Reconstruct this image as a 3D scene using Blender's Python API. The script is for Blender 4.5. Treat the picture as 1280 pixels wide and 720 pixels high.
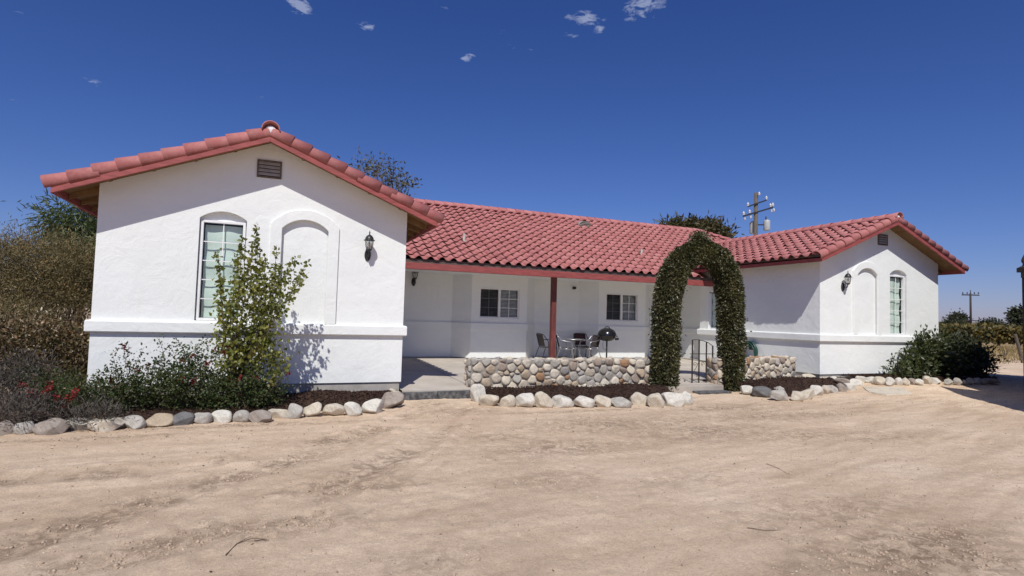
import bpy, bmesh, math, random, time
T0 = time.time()
import numpy as np
from mathutils import Vector, Matrix, Euler
from mathutils.geometry import tessellate_polygon

for o in list(bpy.data.objects):
    bpy.data.objects.remove(o)
SC = bpy.context.scene
COL = SC.collection
RNG = np.random.default_rng(11)
random.seed(5)

# ------------------------------------------------------------------ camera
CAM = np.array([2.8807, -11.3039, 1.36])
YAW, PIT, ROL, FPX = 0.3891, 0.0505, 0.0284, 705.5161
_r = Vector((math.cos(YAW), -math.sin(YAW), 0))
_d = Vector((math.sin(YAW), math.cos(YAW), 0))
_z = Vector((0, 0, 1))
FWD = _d * math.cos(PIT) + _z * math.sin(PIT)
UP0 = -_d * math.sin(PIT) + _z * math.cos(PIT)
RGT = _r * math.cos(ROL) + UP0 * math.sin(ROL)
UPV = UP0 * math.cos(ROL) - _r * math.sin(ROL)
cam = bpy.data.cameras.new('camera')
cam.sensor_width = 36
cam.lens = 36 * FPX / 1280
cam.clip_start = 0.05
cam.clip_end = 6000
camo = bpy.data.objects.new('camera', cam)
COL.objects.link(camo)
m = Matrix((RGT, UPV, -FWD)).transposed().to_4x4()
m.translation = Vector(CAM)
camo.matrix_world = m
SC.camera = camo


def ray(px, py):
    return np.array(FWD + RGT * ((px - 640) / FPX) - UPV * ((py - 360) / FPX))


def at(px, py, ax, val):
    """point seen at a photo pixel that lies on the plane X, Y or Z = val"""
    d = ray(px, py)
    i = 'XYZ'.index(ax)
    return CAM + d * ((val - CAM[i]) / d[i])


def atd(px, py, dist):
    return CAM + ray(px, py) * dist


# ------------------------------------------------------------------ light
LDIR = Vector((0.455, 1.0, -1.355)).normalized()
SC.view_settings.view_transform = 'Standard'
SC.view_settings.look = 'None'
SC.view_settings.exposure = 0.0
SC.view_settings.gamma = 1.0
sun = bpy.data.lights.new('sun', 'SUN')
sun.energy = 4.2
sun.angle = math.radians(0.53)
sun.color = (1.0, 0.968, 0.905)
suno = bpy.data.objects.new('sun', sun)
suno.rotation_euler = LDIR.to_track_quat('-Z', 'Y').to_euler()
suno.location = (0, 0, 30)
COL.objects.link(suno)

W = bpy.data.worlds.new('World')
SC.world = W
W.use_nodes = True
nt = W.node_tree
nt.nodes.clear()
N = nt.nodes.new
L = nt.links.new
sky = N('ShaderNodeTexSky')
sky.sky_type = 'NISHITA'
sky.sun_disc = False
sky.sun_elevation = math.radians(50.9)
sky.sun_rotation = math.radians(204.5)
sky.altitude = 150
sky.air_density = 1.0
sky.dust_density = 0.35
sky.ozone_density = 4.0
bg = N('ShaderNodeBackground')
bg.inputs['Strength'].default_value = 0.085
out = N('ShaderNodeOutputWorld')
tc = N('ShaderNodeTexCoord')
sep = N('ShaderNodeSeparateXYZ')
L(tc.outputs['Generated'], sep.inputs[0])


def wm(op, a, b=None, c=None):
    n = N('ShaderNodeMath')
    n.operation = op
    for i, v in enumerate((a, b, c)):
        if v is None:
            continue
        if isinstance(v, (int, float)):
            n.inputs[i].default_value = v
        else:
            L(v, n.inputs[i])
    return n.outputs[0]


zc = wm('MAXIMUM', sep.outputs['Z'], 0.02)
cu, cv = wm('DIVIDE', sep.outputs['X'], zc), wm('DIVIDE', sep.outputs['Y'], zc)
cmb = N('ShaderNodeCombineXYZ')
L(cu, cmb.inputs[0])
L(cv, cmb.inputs[1])
no = N('ShaderNodeTexNoise')
no.inputs['Scale'].default_value = 22
no.inputs['Detail'].default_value = 7
no.inputs['Roughness'].default_value = 0.62
no.inputs['Distortion'].default_value = 0.5
L(cmb.outputs[0], no.inputs['Vector'])
mask = None
for (x, y, rx, ry, s) in ((.90, 1.61, .075, .05, 1), (.90, 1.725, .05, .03, .6), (.97, 1.655, .035, .04, .8),
                          (1.03, 1.47, .07, .10, .9), (.63, 2.06, .032, .06, .8), (.02, 1.95, .06, .06, .9),
                          (.24, 1.98, .05, .045, .75), (.24, 2.2, .04, .05, .45), (-.82, 3.03, .06, .09, .62),
                          (-1.25, 3.5, .10, .12, .42), (.5, 2.2, .05, .05, .3), (-.15, 2.9, .06, .08, .45),
                          (-.05, 3.3, .05, .09, .4), (.68, 1.82, .03, .05, .4), (-.9, 2.4, .10, .06, .4), (.78, 1.9, .08, .05, .5), (.45, 1.75, .09, .04, .45)):
    dx = wm('DIVIDE', wm('SUBTRACT', cu, x), rx)
    dy = wm('DIVIDE', wm('SUBTRACT', cv, y), ry)
    r2 = wm('ADD', wm('MULTIPLY', dx, dx), wm('MULTIPLY', dy, dy))
    g = wm('MULTIPLY', wm('POWER', 2.718, wm('MULTIPLY', r2, -0.8)), s)
    mask = g if mask is None else wm('MAXIMUM', mask, g)
cl = wm('MULTIPLY', wm('SUBTRACT', wm('MULTIPLY', no.outputs['Fac'], wm('ADD', mask, 0.45)), 0.50), 1.9)
cl = wm('MINIMUM', wm('MAXIMUM', cl, 0.0), 0.38)
# deepen the blue as the photograph's camera does: a gentle gamma per channel of the sky
ss = N('ShaderNodeSeparateColor')
L(sky.outputs[0], ss.inputs[0])
hs = N('ShaderNodeCombineColor')
for i, (k_, g_) in enumerate(((.80, 1.32), (.685, 1.136), (0.985, 1.0))):
    L(wm('MULTIPLY', wm('POWER', wm('MULTIPLY', ss.outputs[i], .085), g_), k_ / .085), hs.inputs[i])
mx = N('ShaderNodeMixRGB')
mx.inputs[2].default_value = (7.4, 8.1, 10.0, 1)
L(cl, mx.inputs[0])
L(hs.outputs[0], mx.inputs[1])
L(mx.outputs[0], bg.inputs[0])
L(bg.outputs[0], out.inputs[0])


# ------------------------------------------------------------------ object helpers
def setp(o, label=None, cat=None, group=None, kind=None):
    if label:
        o['label'] = label
    if cat:
        o['category'] = cat
    if group:
        o['group'] = group
    if kind:
        o['kind'] = kind
    return o


def thing(name, label, cat, loc=(0, 0, 0), group=None):
    o = bpy.data.objects.new(name, None)
    o.empty_display_size = 0.1
    o.location = loc
    COL.objects.link(o)
    return setp(o, label, cat, group)


def wloc(o):
    return Vector(o.location) if o.parent is None else Vector((0, 0, 0))


def mesh_obj(name, V, F, mat, parent=None, smooth=False, local=False):
    """V in world coordinates unless local; the part is linked under its thing"""
    me = bpy.data.meshes.new(name)
    V = np.asarray(V, float)
    if isinstance(F, np.ndarray):
        n, k = F.shape
        me.vertices.add(len(V))
        me.vertices.foreach_set('co', V.ravel())
        me.loops.add(n * k)
        me.loops.foreach_set('vertex_index', F.ravel().astype(np.int32))
        me.polygons.add(n)
        me.polygons.foreach_set('loop_start', np.arange(0, n * k, k, dtype=np.int32))
        me.polygons.foreach_set('loop_total', np.full(n, k, dtype=np.int32))
        me.update(calc_edges=True)
    else:
        me.from_pydata([tuple(v) for v in V], [], F)
        me.update()
    if mat:
        for mm in (mat if isinstance(mat, (list, tuple)) else [mat]):
            me.materials.append(mm)
    o = bpy.data.objects.new(name, me)
    COL.objects.link(o)
    if smooth:
        me.polygons.foreach_set('use_smooth', np.ones(len(me.polygons), dtype=bool))
    if parent:
        o.parent = parent
        if not local:
            o.matrix_parent_inverse = Matrix.Translation(-wloc(parent))
    return o


def bev(o, w=0.006, seg=2):
    md = o.modifiers.new('bevel', 'BEVEL')
    md.width = w
    md.segments = seg
    md.limit_method = 'ANGLE'
    md.angle_limit = math.radians(40)
    return o


class MB:
    def __init__(s):
        s.v = []
        s.f = []

    def add(s, V, F):
        b = len(s.v)
        s.v += [tuple(x) for x in V]
        s.f += [tuple(b + i for i in f) for f in F]
        return s

    def box(s, x0, y0, z0, x1, y1, z1):
        V = [(x, y, z) for z in (z0, z1) for y in (y0, y1) for x in (x0, x1)]
        return s.add(V, [(0, 2, 3, 1), (4, 5, 7, 6), (0, 1, 5, 4), (2, 6, 7, 3), (0, 4, 6, 2), (1, 3, 7, 5)])

    def bar(s, p0, p1, w, h, up=(0, 0, 1)):
        """rectangular bar between two points: w across, h along up"""
        p0, p1 = Vector(p0), Vector(p1)
        a = (p1 - p0).normalized()
        sd = a.cross(Vector(up)).normalized()
        u = sd.cross(a).normalized()
        V = []
        for p in (p0, p1):
            for (i, j) in ((-1, -1), (1, -1), (1, 1), (-1, 1)):
                V.append(p + sd * (i * w / 2) + u * (j * h / 2))
        return s.add(V, [(3, 2, 1, 0), (4, 5, 6, 7), (0, 1, 5, 4), (1, 2, 6, 5), (2, 3, 7, 6), (3, 0, 4, 7)])

    def tube(s, pts, rad, n=8, cap=True):
        pts = [Vector(p) for p in pts]
        if isinstance(rad, (int, float)):
            rad = [rad] * len(pts)
        V, F = [], []
        ref = None
        for i, p in enumerate(pts):
            t = (pts[min(i + 1, len(pts) - 1)] - pts[max(i - 1, 0)])
            if t.length < 1e-9:
                t = Vector((0, 0, 1))
            t.normalize()
            if ref is None:
                ref = t.orthogonal().normalized()
            ref = (ref - t * ref.dot(t))
            if ref.length < 1e-6:
                ref = t.orthogonal()
            ref.normalize()
            b = t.cross(ref)
            for k in range(n):
                a = 2 * math.pi * k / n
                V.append(p + (ref * math.cos(a) + b * math.sin(a)) * rad[i])
        for i in range(len(pts) - 1):
            for k in range(n):
                F.append((i * n + k, i * n + (k + 1) % n, (i + 1) * n + (k + 1) % n, (i + 1) * n + k))
        if cap:
            F.append(tuple(range(n - 1, -1, -1)))
            F.append(tuple((len(pts) - 1) * n + k for k in range(n)))
        return s.add(V, F)

    def lathe(s, prof, c=(0, 0, 0), n=20, cap=True):
        V, F = [], []
        for (r, z) in prof:
            for k in range(n):
                a = 2 * math.pi * k / n
                V.append((c[0] + r * math.cos(a), c[1] + r * math.sin(a), c[2] + z))
        for i in range(len(prof) - 1):
            for k in range(n):
                F.append((i * n + k, i * n + (k + 1) % n, (i + 1) * n + (k + 1) % n, (i + 1) * n + k))
        if cap:
            F.append(tuple(range(n - 1, -1, -1)))
            F.append(tuple((len(prof) - 1) * n + k for k in range(n)))
        return s.add(V, F)

    def sheet(s, outer, holes, fn, flip=False):
        """flat 2-D polygon with holes, mapped by fn(u, v)"""
        loops = [[Vector((u, v, 0)) for u, v in l] for l in [outer] + list(holes)]
        tri = tessellate_polygon(loops)
        flat = [p for l in loops for p in l]
        V = [fn(p.x, p.y) for p in flat]
        F = []
        for t in tri:
            a, b, c = (flat[i] for i in t)
            ar = (b.x - a.x) * (c.y - a.y) - (c.x - a.x) * (b.y - a.y)
            if abs(ar) < 1e-10:
                continue
            t = tuple(t)
            if (ar < 0) != flip:
                t = t[::-1]
            F.append(t)
        return s.add(V, F)

    def rim(s, loop, f0, f1, closed=True):
        n = len(loop)
        V = [f0(*p) for p in loop] + [f1(*p) for p in loop]
        F = [(i, (i + 1) % n, n + (i + 1) % n, n + i) for i in range(n if closed else n - 1)]
        return s.add(V, F)

    def solid(s, outer, holes, f0, f1):
        """plate: front face f0, back face f1 and all rims"""
        s.sheet(outer, holes, f0)
        s.sheet(outer, holes, f1, True)
        for l in [outer] + list(holes):
            s.rim(l, f0, f1)
        return s

    def build(s, name, mat, parent=None, smooth=False, bevel=0, local=False, fixn=True):
        o = mesh_obj(name, s.v, s.f, mat, parent, smooth, local)
        if fixn:
            bm = bmesh.new()
            bm.from_mesh(o.data)
            bmesh.ops.remove_doubles(bm, verts=bm.verts, dist=1e-5)
            bmesh.ops.recalc_face_normals(bm, faces=bm.faces)
            bm.to_mesh(o.data)
            bm.free()
            if smooth:
                o.data.polygons.foreach_set('use_smooth', np.ones(len(o.data.polygons), dtype=bool))
        if bevel:
            bev(o, bevel)
        return o


# ------------------------------------------------------------------ materials
def base_mat(name):
    m_ = bpy.data.materials.new(name)
    m_.use_nodes = True
    t = m_.node_tree
    t.nodes.clear()
    o = t.nodes.new('ShaderNodeOutputMaterial')
    p = t.nodes.new('ShaderNodeBsdfPrincipled')
    t.links.new(p.outputs[0], o.inputs[0])
    return m_, t, p, o


def noise(t, scale, detail=5, rough=0.6, vec=None, coord='Object', dist=0.0, stretch=None):
    n = t.nodes.new('ShaderNodeTexNoise')
    n.inputs['Scale'].default_value = scale
    n.inputs['Detail'].default_value = detail
    n.inputs['Roughness'].default_value = rough
    n.inputs['Distortion'].default_value = dist
    c = t.nodes.new('ShaderNodeTexCoord')
    src = c.outputs[coord]
    if stretch:
        mp = t.nodes.new('ShaderNodeMapping')
        mp.inputs['Scale'].default_value = stretch
        t.links.new(src, mp.inputs[0])
        src = mp.outputs[0]
    t.links.new(src, n.inputs['Vector'])
    return n.outputs['Fac']


def ramp(t, fac, stops, interp='LINEAR'):
    r = t.nodes.new('ShaderNodeValToRGB')
    r.color_ramp.interpolation = interp
    e = r.color_ramp.elements
    while len(e) < len(stops):
        e.new(0.5)
    for el, (p, c) in zip(e, stops):
        el.position = p
        el.color = (*c, 1) if len(c) == 3 else c
    t.links.new(fac, r.inputs[0])
    return r.outputs[0]


def mixc(t, fac, a, b, mode='MIX'):
    n = t.nodes.new('ShaderNodeMixRGB')
    n.blend_type = mode
    for i, v in enumerate((fac, a, b)):
        if isinstance(v, (int, float)):
            n.inputs[i].default_value = v
        elif isinstance(v, tuple):
            n.inputs[i].default_value = (*v, 1)
        else:
            t.links.new(v, n.inputs[i])
    return n.outputs[0]


def bump(t, p, fac, strength, dist=0.01, prev=None):
    b = t.nodes.new('ShaderNodeBump')
    b.inputs['Strength'].default_value = strength
    b.inputs['Distance'].default_value = dist
    t.links.new(fac, b.inputs['Height'])
    if prev is not None:
        t.links.new(prev, b.inputs['Normal'])
    t.links.new(b.outputs[0], p.inputs['Normal'])
    return b.outputs[0]


def island(t):
    return t.nodes.new('ShaderNodeNewGeometry').outputs['Random Per Island']


def nmat(name, a, b, scale=8, rough=0.8, bs=0.0, bscale=60, bdist=0.01, detail=5, metal=0.0, isl=0.0, lo=.35, hi=.65, stretch=None, spec=0.5):
    m_, t, p, o = base_mat(name)
    c = ramp(t, noise(t, scale, detail, stretch=stretch), [(lo, a), (hi, b)])
    if isl:
        f = ramp(t, island(t), [(0, (1 - isl,) * 3), (1, (1 + isl,) * 3)])
        c = mixc(t, 1.0, c, f, 'MULTIPLY')
    t.links.new(c, p.inputs['Base Color'])
    p.inputs['Roughness'].default_value = rough
    p.inputs['Metallic'].default_value = metal
    p.inputs['Specular IOR Level'].default_value = spec
    if bs:
        bump(t, p, noise(t, bscale, 6), bs, bdist)
    return m_


def stucco_mat():
    m_, t, p, o = base_mat('white_stucco')
    c = ramp(t, noise(t, 0.9, 6, stretch=(1, 1, 2.2)), [(.3, (.755, .775, .755)), (.7, (.805, .825, .805))])
    streak = ramp(t, noise(t, 1.6, 5, stretch=(3, 3, .25)), [(.60, (1, 1, 1)), (.85, (.94, .93, .91))])
    c = mixc(t, 1.0, c, streak, 'MULTIPLY')
    t.links.new(c, p.inputs['Base Color'])
    p.inputs['Roughness'].default_value = .9
    p.inputs['Specular IOR Level'].default_value = .2
    b1 = bump(t, p, noise(t, 2.4, 5, .65, dist=.5), .5, .04)
    b2 = bump(t, p, noise(t, 55, 6, .7), .4, .008, b1)
    return m_


def tile_mat():
    m_, t, p, o = base_mat('red_clay_tile')
    c = ramp(t, island(t), [(0, (.33, .10, .095)), (.3, (.38, .125, .118)), (.7, (.41, .142, .134)), (.93, (.45, .17, .16)), (1, (.29, .085, .085))])
    dust = ramp(t, noise(t, 9, 8, .72), [(.42, (0, 0, 0)), (.75, (1, 1, 1))])
    f = t.nodes.new('ShaderNodeMath')
    f.operation = 'MULTIPLY'
    t.links.new(dust, f.inputs[0])
    f.inputs[1].default_value = .45
    c = mixc(t, f.outputs[0], c, (.50, .30, .27))
    t.links.new(c, p.inputs['Base Color'])
    p.inputs['Roughness'].default_value = .72
    p.inputs['Specular IOR Level'].default_value = .35
    bump(t, p, noise(t, 45, 6), .35, .006)
    return m_


def leaf_mat(name, cols, rough=.45, trans=.3, spec=.5):
    m_, t, p, o = base_mat(name)
    n = len(cols)
    c = ramp(t, island(t), [(i / max(1, n - 1), c_) for i, c_ in enumerate(cols)])
    c = mixc(t, 1.0, c, ramp(t, noise(t, 2.6, 4, .6), [(.32, (.62, .66, .62)), (.52, (1, 1, 1)), (.70, (1.38, 1.28, 1.15))]), 'MULTIPLY')
    t.links.new(c, p.inputs['Base Color'])
    p.inputs['Roughness'].default_value = rough
    p.inputs['Specular IOR Level'].default_value = spec
    tr = t.nodes.new('ShaderNodeBsdfTranslucent')
    c2 = mixc(t, 1.0, c, (1.25, 1.3, .6), 'MULTIPLY')
    t.links.new(c2, tr.inputs[0])
    mxs = t.nodes.new('ShaderNodeMixShader')
    mxs.inputs[0].default_value = trans
    t.links.new(p.outputs[0], mxs.inputs[1])
    t.links.new(tr.outputs[0], mxs.inputs[2])
    t.links.new(mxs.outputs[0], o.inputs[0])
    return m_


def glass_mat(name, tint, refl=.12):
    m_, t, p, o = base_mat(name)
    t.nodes.remove(p)
    tr = t.nodes.new('ShaderNodeBsdfTransparent')
    tr.inputs[0].default_value = (*tint, 1)
    gl = t.nodes.new('ShaderNodeBsdfGlossy')
    gl.inputs['Roughness'].default_value = .03
    lw = t.nodes.new('ShaderNodeLayerWeight')
    lw.inputs['Blend'].default_value = .5
    fr = t.nodes.new('ShaderNodeMath')
    fr.operation = 'POWER'
    fr.inputs[1].default_value = 4.0
    t.links.new(lw.outputs['Facing'], fr.inputs[0])
    mxs = t.nodes.new('ShaderNodeMixShader')
    ad = t.nodes.new('ShaderNodeMath')
    ad.operation = 'ADD'
    ad.inputs[1].default_value = refl
    t.links.new(fr.outputs[0], ad.inputs[0])
    t.links.new(ad.outputs[0], mxs.inputs[0])
    t.links.new(tr.outputs[0], mxs.inputs[1])
    t.links.new(gl.outputs[0], mxs.inputs[2])
    t.links.new(mxs.outputs[0], o.inputs[0])
    return m_


def rock_mat(name, a, b, c_):
    m_, t, p, o = base_mat(name)
    c = ramp(t, noise(t, 4.5, 8, .65, dist=.6), [(.28, c_), (.45, a), (.72, b)])
    sp = ramp(t, noise(t, 60, 4, .7), [(.35, (.72, .71, .7)), (.6, (1.06, 1.05, 1.04))])
    c = mixc(t, .8, c, sp, 'MULTIPLY')
    t.links.new(c, p.inputs['Base Color'])
    p.inputs['Roughness'].default_value = .88
    p.inputs['Specular IOR Level'].default_value = .25
    b1 = bump(t, p, noise(t, 9, 8, .6), .5, .03)
    bump(t, p, noise(t, 90, 5, .7), .4, .006, b1)
    return m_


M = {}
M['stucco'] = stucco_mat()
M['tile'] = tile_mat()
M['trim'] = nmat('white_trim_paint', (.74, .74, .74), (.82, .82, .82), 6, .55)
M['red'] = nmat('red_painted_wood', (.23, .050, .046), (.34, .08, .07), 3.5, .6, .25, 30, .004, stretch=(1, 1, 6))
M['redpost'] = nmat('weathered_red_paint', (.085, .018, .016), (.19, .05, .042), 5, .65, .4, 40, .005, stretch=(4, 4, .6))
M['deck'] = nmat('bare_roof_boards', (.16, .088, .032), (.26, .15, .06), 5, .8, .3, 40, .004, stretch=(1, 6, 1))
M['bird'] = nmat('grey_eave_closure', (.08, .055, .05), (.13, .095, .08), 12, .9)
M['concrete'] = nmat('patio_concrete', (.33, .29, .245), (.46, .41, .35), 1.3, .9, .3, 40, .004, detail=8)
M['found'] = nmat('foundation_concrete', (.30, .28, .25), (.42, .39, .35), 3, .9, .4, 30, .006)
M['step'] = nmat('dark_step_block', (.045, .045, .047), (.19, .185, .18), 14, .9, .7, 45, .01, detail=8, lo=.38, hi=.72)
M['mortar'] = nmat('wall_mortar', (.22, .20, .17), (.34, .315, .275), 9, .95, .6, 50, .01)
M['black'] = nmat('black_metal', (.012, .012, .013), (.03, .03, .032), 20, .42, .2, 60, .002)
M['blackgloss'] = nmat('black_enamel', (.008, .008, .009), (.014, .014, .015), 20, .2)
M['iron'] = nmat('rusty_wrought_iron', (.02, .017, .015), (.06, .038, .026), 30, .75, .4, 80, .003)
M['silver'] = nmat('brushed_aluminium_tube', (.45, .45, .46), (.6, .6, .61), 30, .35, metal=.9)
M['darktube'] = nmat('dark_chair_tube', (.02, .02, .02), (.04, .035, .035), 20, .4, metal=.4)
M['sling'] = nmat('dark_woven_sling', (.025, .02, .02), (.05, .035, .035), 90, .8, .5, 200, .002)
M['maroon'] = nmat('maroon_woven_sling', (.04, .014, .014), (.075, .025, .024), 90, .8, .5, 200, .002)
M['shade'] = nmat('pale_window_shade', (.56, .65, .60), (.63, .71, .665), 2, .9)
M['blind'] = nmat('pale_blind_slats', (.52, .52, .51), (.66, .66, .65), 4, .6)
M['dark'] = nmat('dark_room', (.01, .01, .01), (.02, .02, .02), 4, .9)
M['glass'] = glass_mat('clear_window_glass', (.93, .965, .945), .035)
M['dglass'] = glass_mat('screened_window_glass', (.46, .47, .47), .0)
M['lglass'] = glass_mat('lantern_glass', (.9, .9, .88), .12)
M['bulb'] = nmat('white_bulb', (.75, .75, .72), (.8, .8, .78), 5, .4)
M['vent'] = nmat('brown_vent_slat', (.10, .075, .055), (.16, .12, .09), 20, .8)
M['ventm'] = nmat('pale_vent_metal', (.30, .27, .235), (.42, .385, .335), 9, .6, metal=.1)
M['door'] = nmat('white_door_paint', (.66, .66, .67), (.74, .74, .75), 3, .5)
M['polewood'] = nmat('grey_pole_wood', (.075, .06, .048), (.15, .125, .10), 5, .9, .5, 30, .01, stretch=(5, 5, .5))
M['ceramic'] = nmat('white_insulator', (.48, .49, .51), (.60, .61, .62), 8, .25)
M['tank'] = nmat('grey_transformer_paint', (.36, .37, .37), (.45, .46, .46), 5, .45)
M['hose'] = nmat('green_garden_hose', (.012, .045, .035), (.02, .07, .055), 20, .4)
M['bark'] = nmat('brown_bark', (.06, .042, .028), (.13, .095, .065), 12, .95, .7, 40, .01, stretch=(3, 3, .6))
M['twigb'] = nmat('dry_twig', (.09, .06, .04), (.18, .13, .09), 30, .95)
M['darkwood'] = nmat('dark_stained_timber', (.018, .014, .012), (.04, .03, .026), 8, .7, .3, 40, .004)
M['darkroof'] = nmat('dark_shingle', (.02, .02, .022), (.045, .042, .042), 14, .85, .6, 60, .01)
M['blocker'] = nmat('grey_blocker_board', (.16, .13, .11), (.25, .21, .18), 5, .9, stretch=(6, 6, .4))  # boards of the unseen block added for its shadow
M['flower'] = leaf_mat('red_flower_petal', [(.13, .008, .008), (.26, .014, .014), (.19, .02, .016)], .6, .25)
ROCK = {
    'grey': rock_mat('grey_river_rock', (.41, .385, .34), (.54, .51, .455), (.24, .225, .20)),
    'tan': rock_mat('tan_river_rock', (.42, .34, .24), (.52, .43, .32), (.28, .22, .16)),
    'cream': rock_mat('cream_river_rock', (.56, .50, .40), (.66, .60, .50), (.33, .285, .215)),
    'white': rock_mat('whitish_river_rock', (.60, .57, .50), (.70, .67, .60), (.35, .325, .28)),
    'dark grey': rock_mat('dark_grey_river_rock', (.15, .148, .145), (.23, .225, .22), (.09, .09, .09)),
    'brown': rock_mat('brown_grey_rock', (.31, .265, .225), (.42, .37, .32), (.17, .145, .125)),
}


# ------------------------------------------------------------------ numeric noise
_grids = {}


def vnoise(x, y, seed=0):
    g = _grids.get(seed)
    if g is None:
        g = _grids[seed] = np.random.default_rng(seed).random((256, 256))
    xi, yi = np.floor(x).astype(int), np.floor(y).astype(int)
    fx, fy = x - xi, y - yi
    fx, fy = fx * fx * (3 - 2 * fx), fy * fy * (3 - 2 * fy)
    a, b = g[xi % 256, yi % 256], g[(xi + 1) % 256, yi % 256]
    c, d = g[xi % 256, (yi + 1) % 256], g[(xi + 1) % 256, (yi + 1) % 256]
    return (a * (1 - fx) + b * fx) * (1 - fy) + (c * (1 - fx) + d * fx) * fy


def fbm(x, y, seed=0, octv=4):
    s, a = 0, 1.0
    for i in range(octv):
        s = s + a * (vnoise(x * 2 ** i + 13.7 * i, y * 2 ** i + 7.1 * i, seed + i) - .5)
        a *= .5
    return s


# ------------------------------------------------------------------ ground
GZ = -0.33


def axis(lo, hi, step, far):
    a = list(np.arange(lo, hi + 1e-6, step))
    s, x = step, lo
    pre = []
    while x > -far:
        s *= 1.22
        x -= s
        pre.append(x)
    s, x = step, hi
    post = []
    while x < far:
        s *= 1.22
        x += s
        post.append(x)
    return np.array(pre[::-1] + a + post)


# ruts left by tyres: centre lines on the ground, as seen in the photograph
RUTS = [[(0, 690), (150, 640), (280, 600), (420, 560), (540, 505)],
        [(90, 712), (250, 670), (400, 618), (520, 560), (585, 512)],
        [(0, 600), (180, 590), (330, 570), (470, 540)]]


def seg_dist(x, y, pts):
    best = np.full(x.shape, 1e9)
    for (ax_, ay), (bx, by) in zip(pts[:-1], pts[1:]):
        dx, dy = bx - ax_, by - ay
        t_ = np.clip(((x - ax_) * dx + (y - ay) * dy) / (dx * dx + dy * dy), 0, 1)
        best = np.minimum(best, np.hypot(x - ax_ - t_ * dx, y - ay - t_ * dy))
    return best


RUTW = [[tuple(at(px, py, 'Z', GZ)[:2]) for px, py in r] for r in RUTS]


def streak(x, y):
    """fine parallel grooves combed by tyres: noise stretched along the ruts"""
    tot = np.zeros(np.shape(x))
    wsum = np.zeros(np.shape(x)) + 1e-3
    for i, r in enumerate(RUTW):
        d = seg_dist(x, y, r)
        a, b = np.array(r[0]), np.array(r[-1])
        u = (b - a) / np.linalg.norm(b - a)
        al = (x - a[0]) * u[0] + (y - a[1]) * u[1]
        sg = np.sign((x - a[0]) * -u[1] + (y - a[1]) * u[0])
        w_ = np.exp(-(d / .8) ** 2)
        tot = tot + w_ * fbm(sg * d * 9 + 40, al * .55 + 9 * i, 140 + i, 3)
        wsum = wsum + w_
    far = fbm(x * .8 + y * .25 + 20, (y - .28 * x) * 7 + 60, 150, 3) * .6
    return (tot + far * .5) / (wsum + .5) * (np.clip(.7 + 1.6 * fbm(x * .7, y * .7, 160, 2), 0, 1.3))


def ground_z(x, y):
    near = np.clip(1 - (np.hypot(x - 8, y + 4) - 20) / 20, 0, 1)
    z = GZ + near * (.030 * fbm(x * .5, y * .5, 3, 2) + .006 * fbm(x * 2.6, y * 2.6, 9, 3))
    lump = fbm(x * 7.5, y * 7.5, 21, 4)
    z = z + near * (.012 * fbm(x * 10, y * 10, 25, 3) - .016 * np.clip(.10 - np.abs(fbm(x * 3.1, y * 3.1, 29, 4)), 0, 1))
    st = streak(x, y)
    z = z + near * .009 * st
    patch = np.clip(fbm(x * .7 + 4, y * .9, 33, 3) * 3.0, 0, 1)
    z = z + near * (.02 * patch * np.clip(lump, -.25, .6))
    for r in RUTW:
        d = seg_dist(x + .10 * fbm(x * 2, y * 2, 40, 2), y, r)
        z = z + near * (-.018 * np.exp(-(d / .16) ** 2) + .013 * np.exp(-((d - .30) / .10) ** 2) * (1 + 1.5 * lump))
    S_ = lambda q: np.clip(q, 0, 1) ** 2 * (3 - 2 * np.clip(q, 0, 1))
    z = z + .15 * S_((x - 16.2) / 2.2) * S_((y + 2.4) / 1.9) * S_((31 - x) / 7)
    # flat under the house and patio
    ins = np.clip(np.minimum.reduce([x + .2, 22.4 - x, y + .1, 16 - y]) / .3, 0, 1)
    z = z * (1 - ins) + (GZ - .04) * ins
    return z


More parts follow.
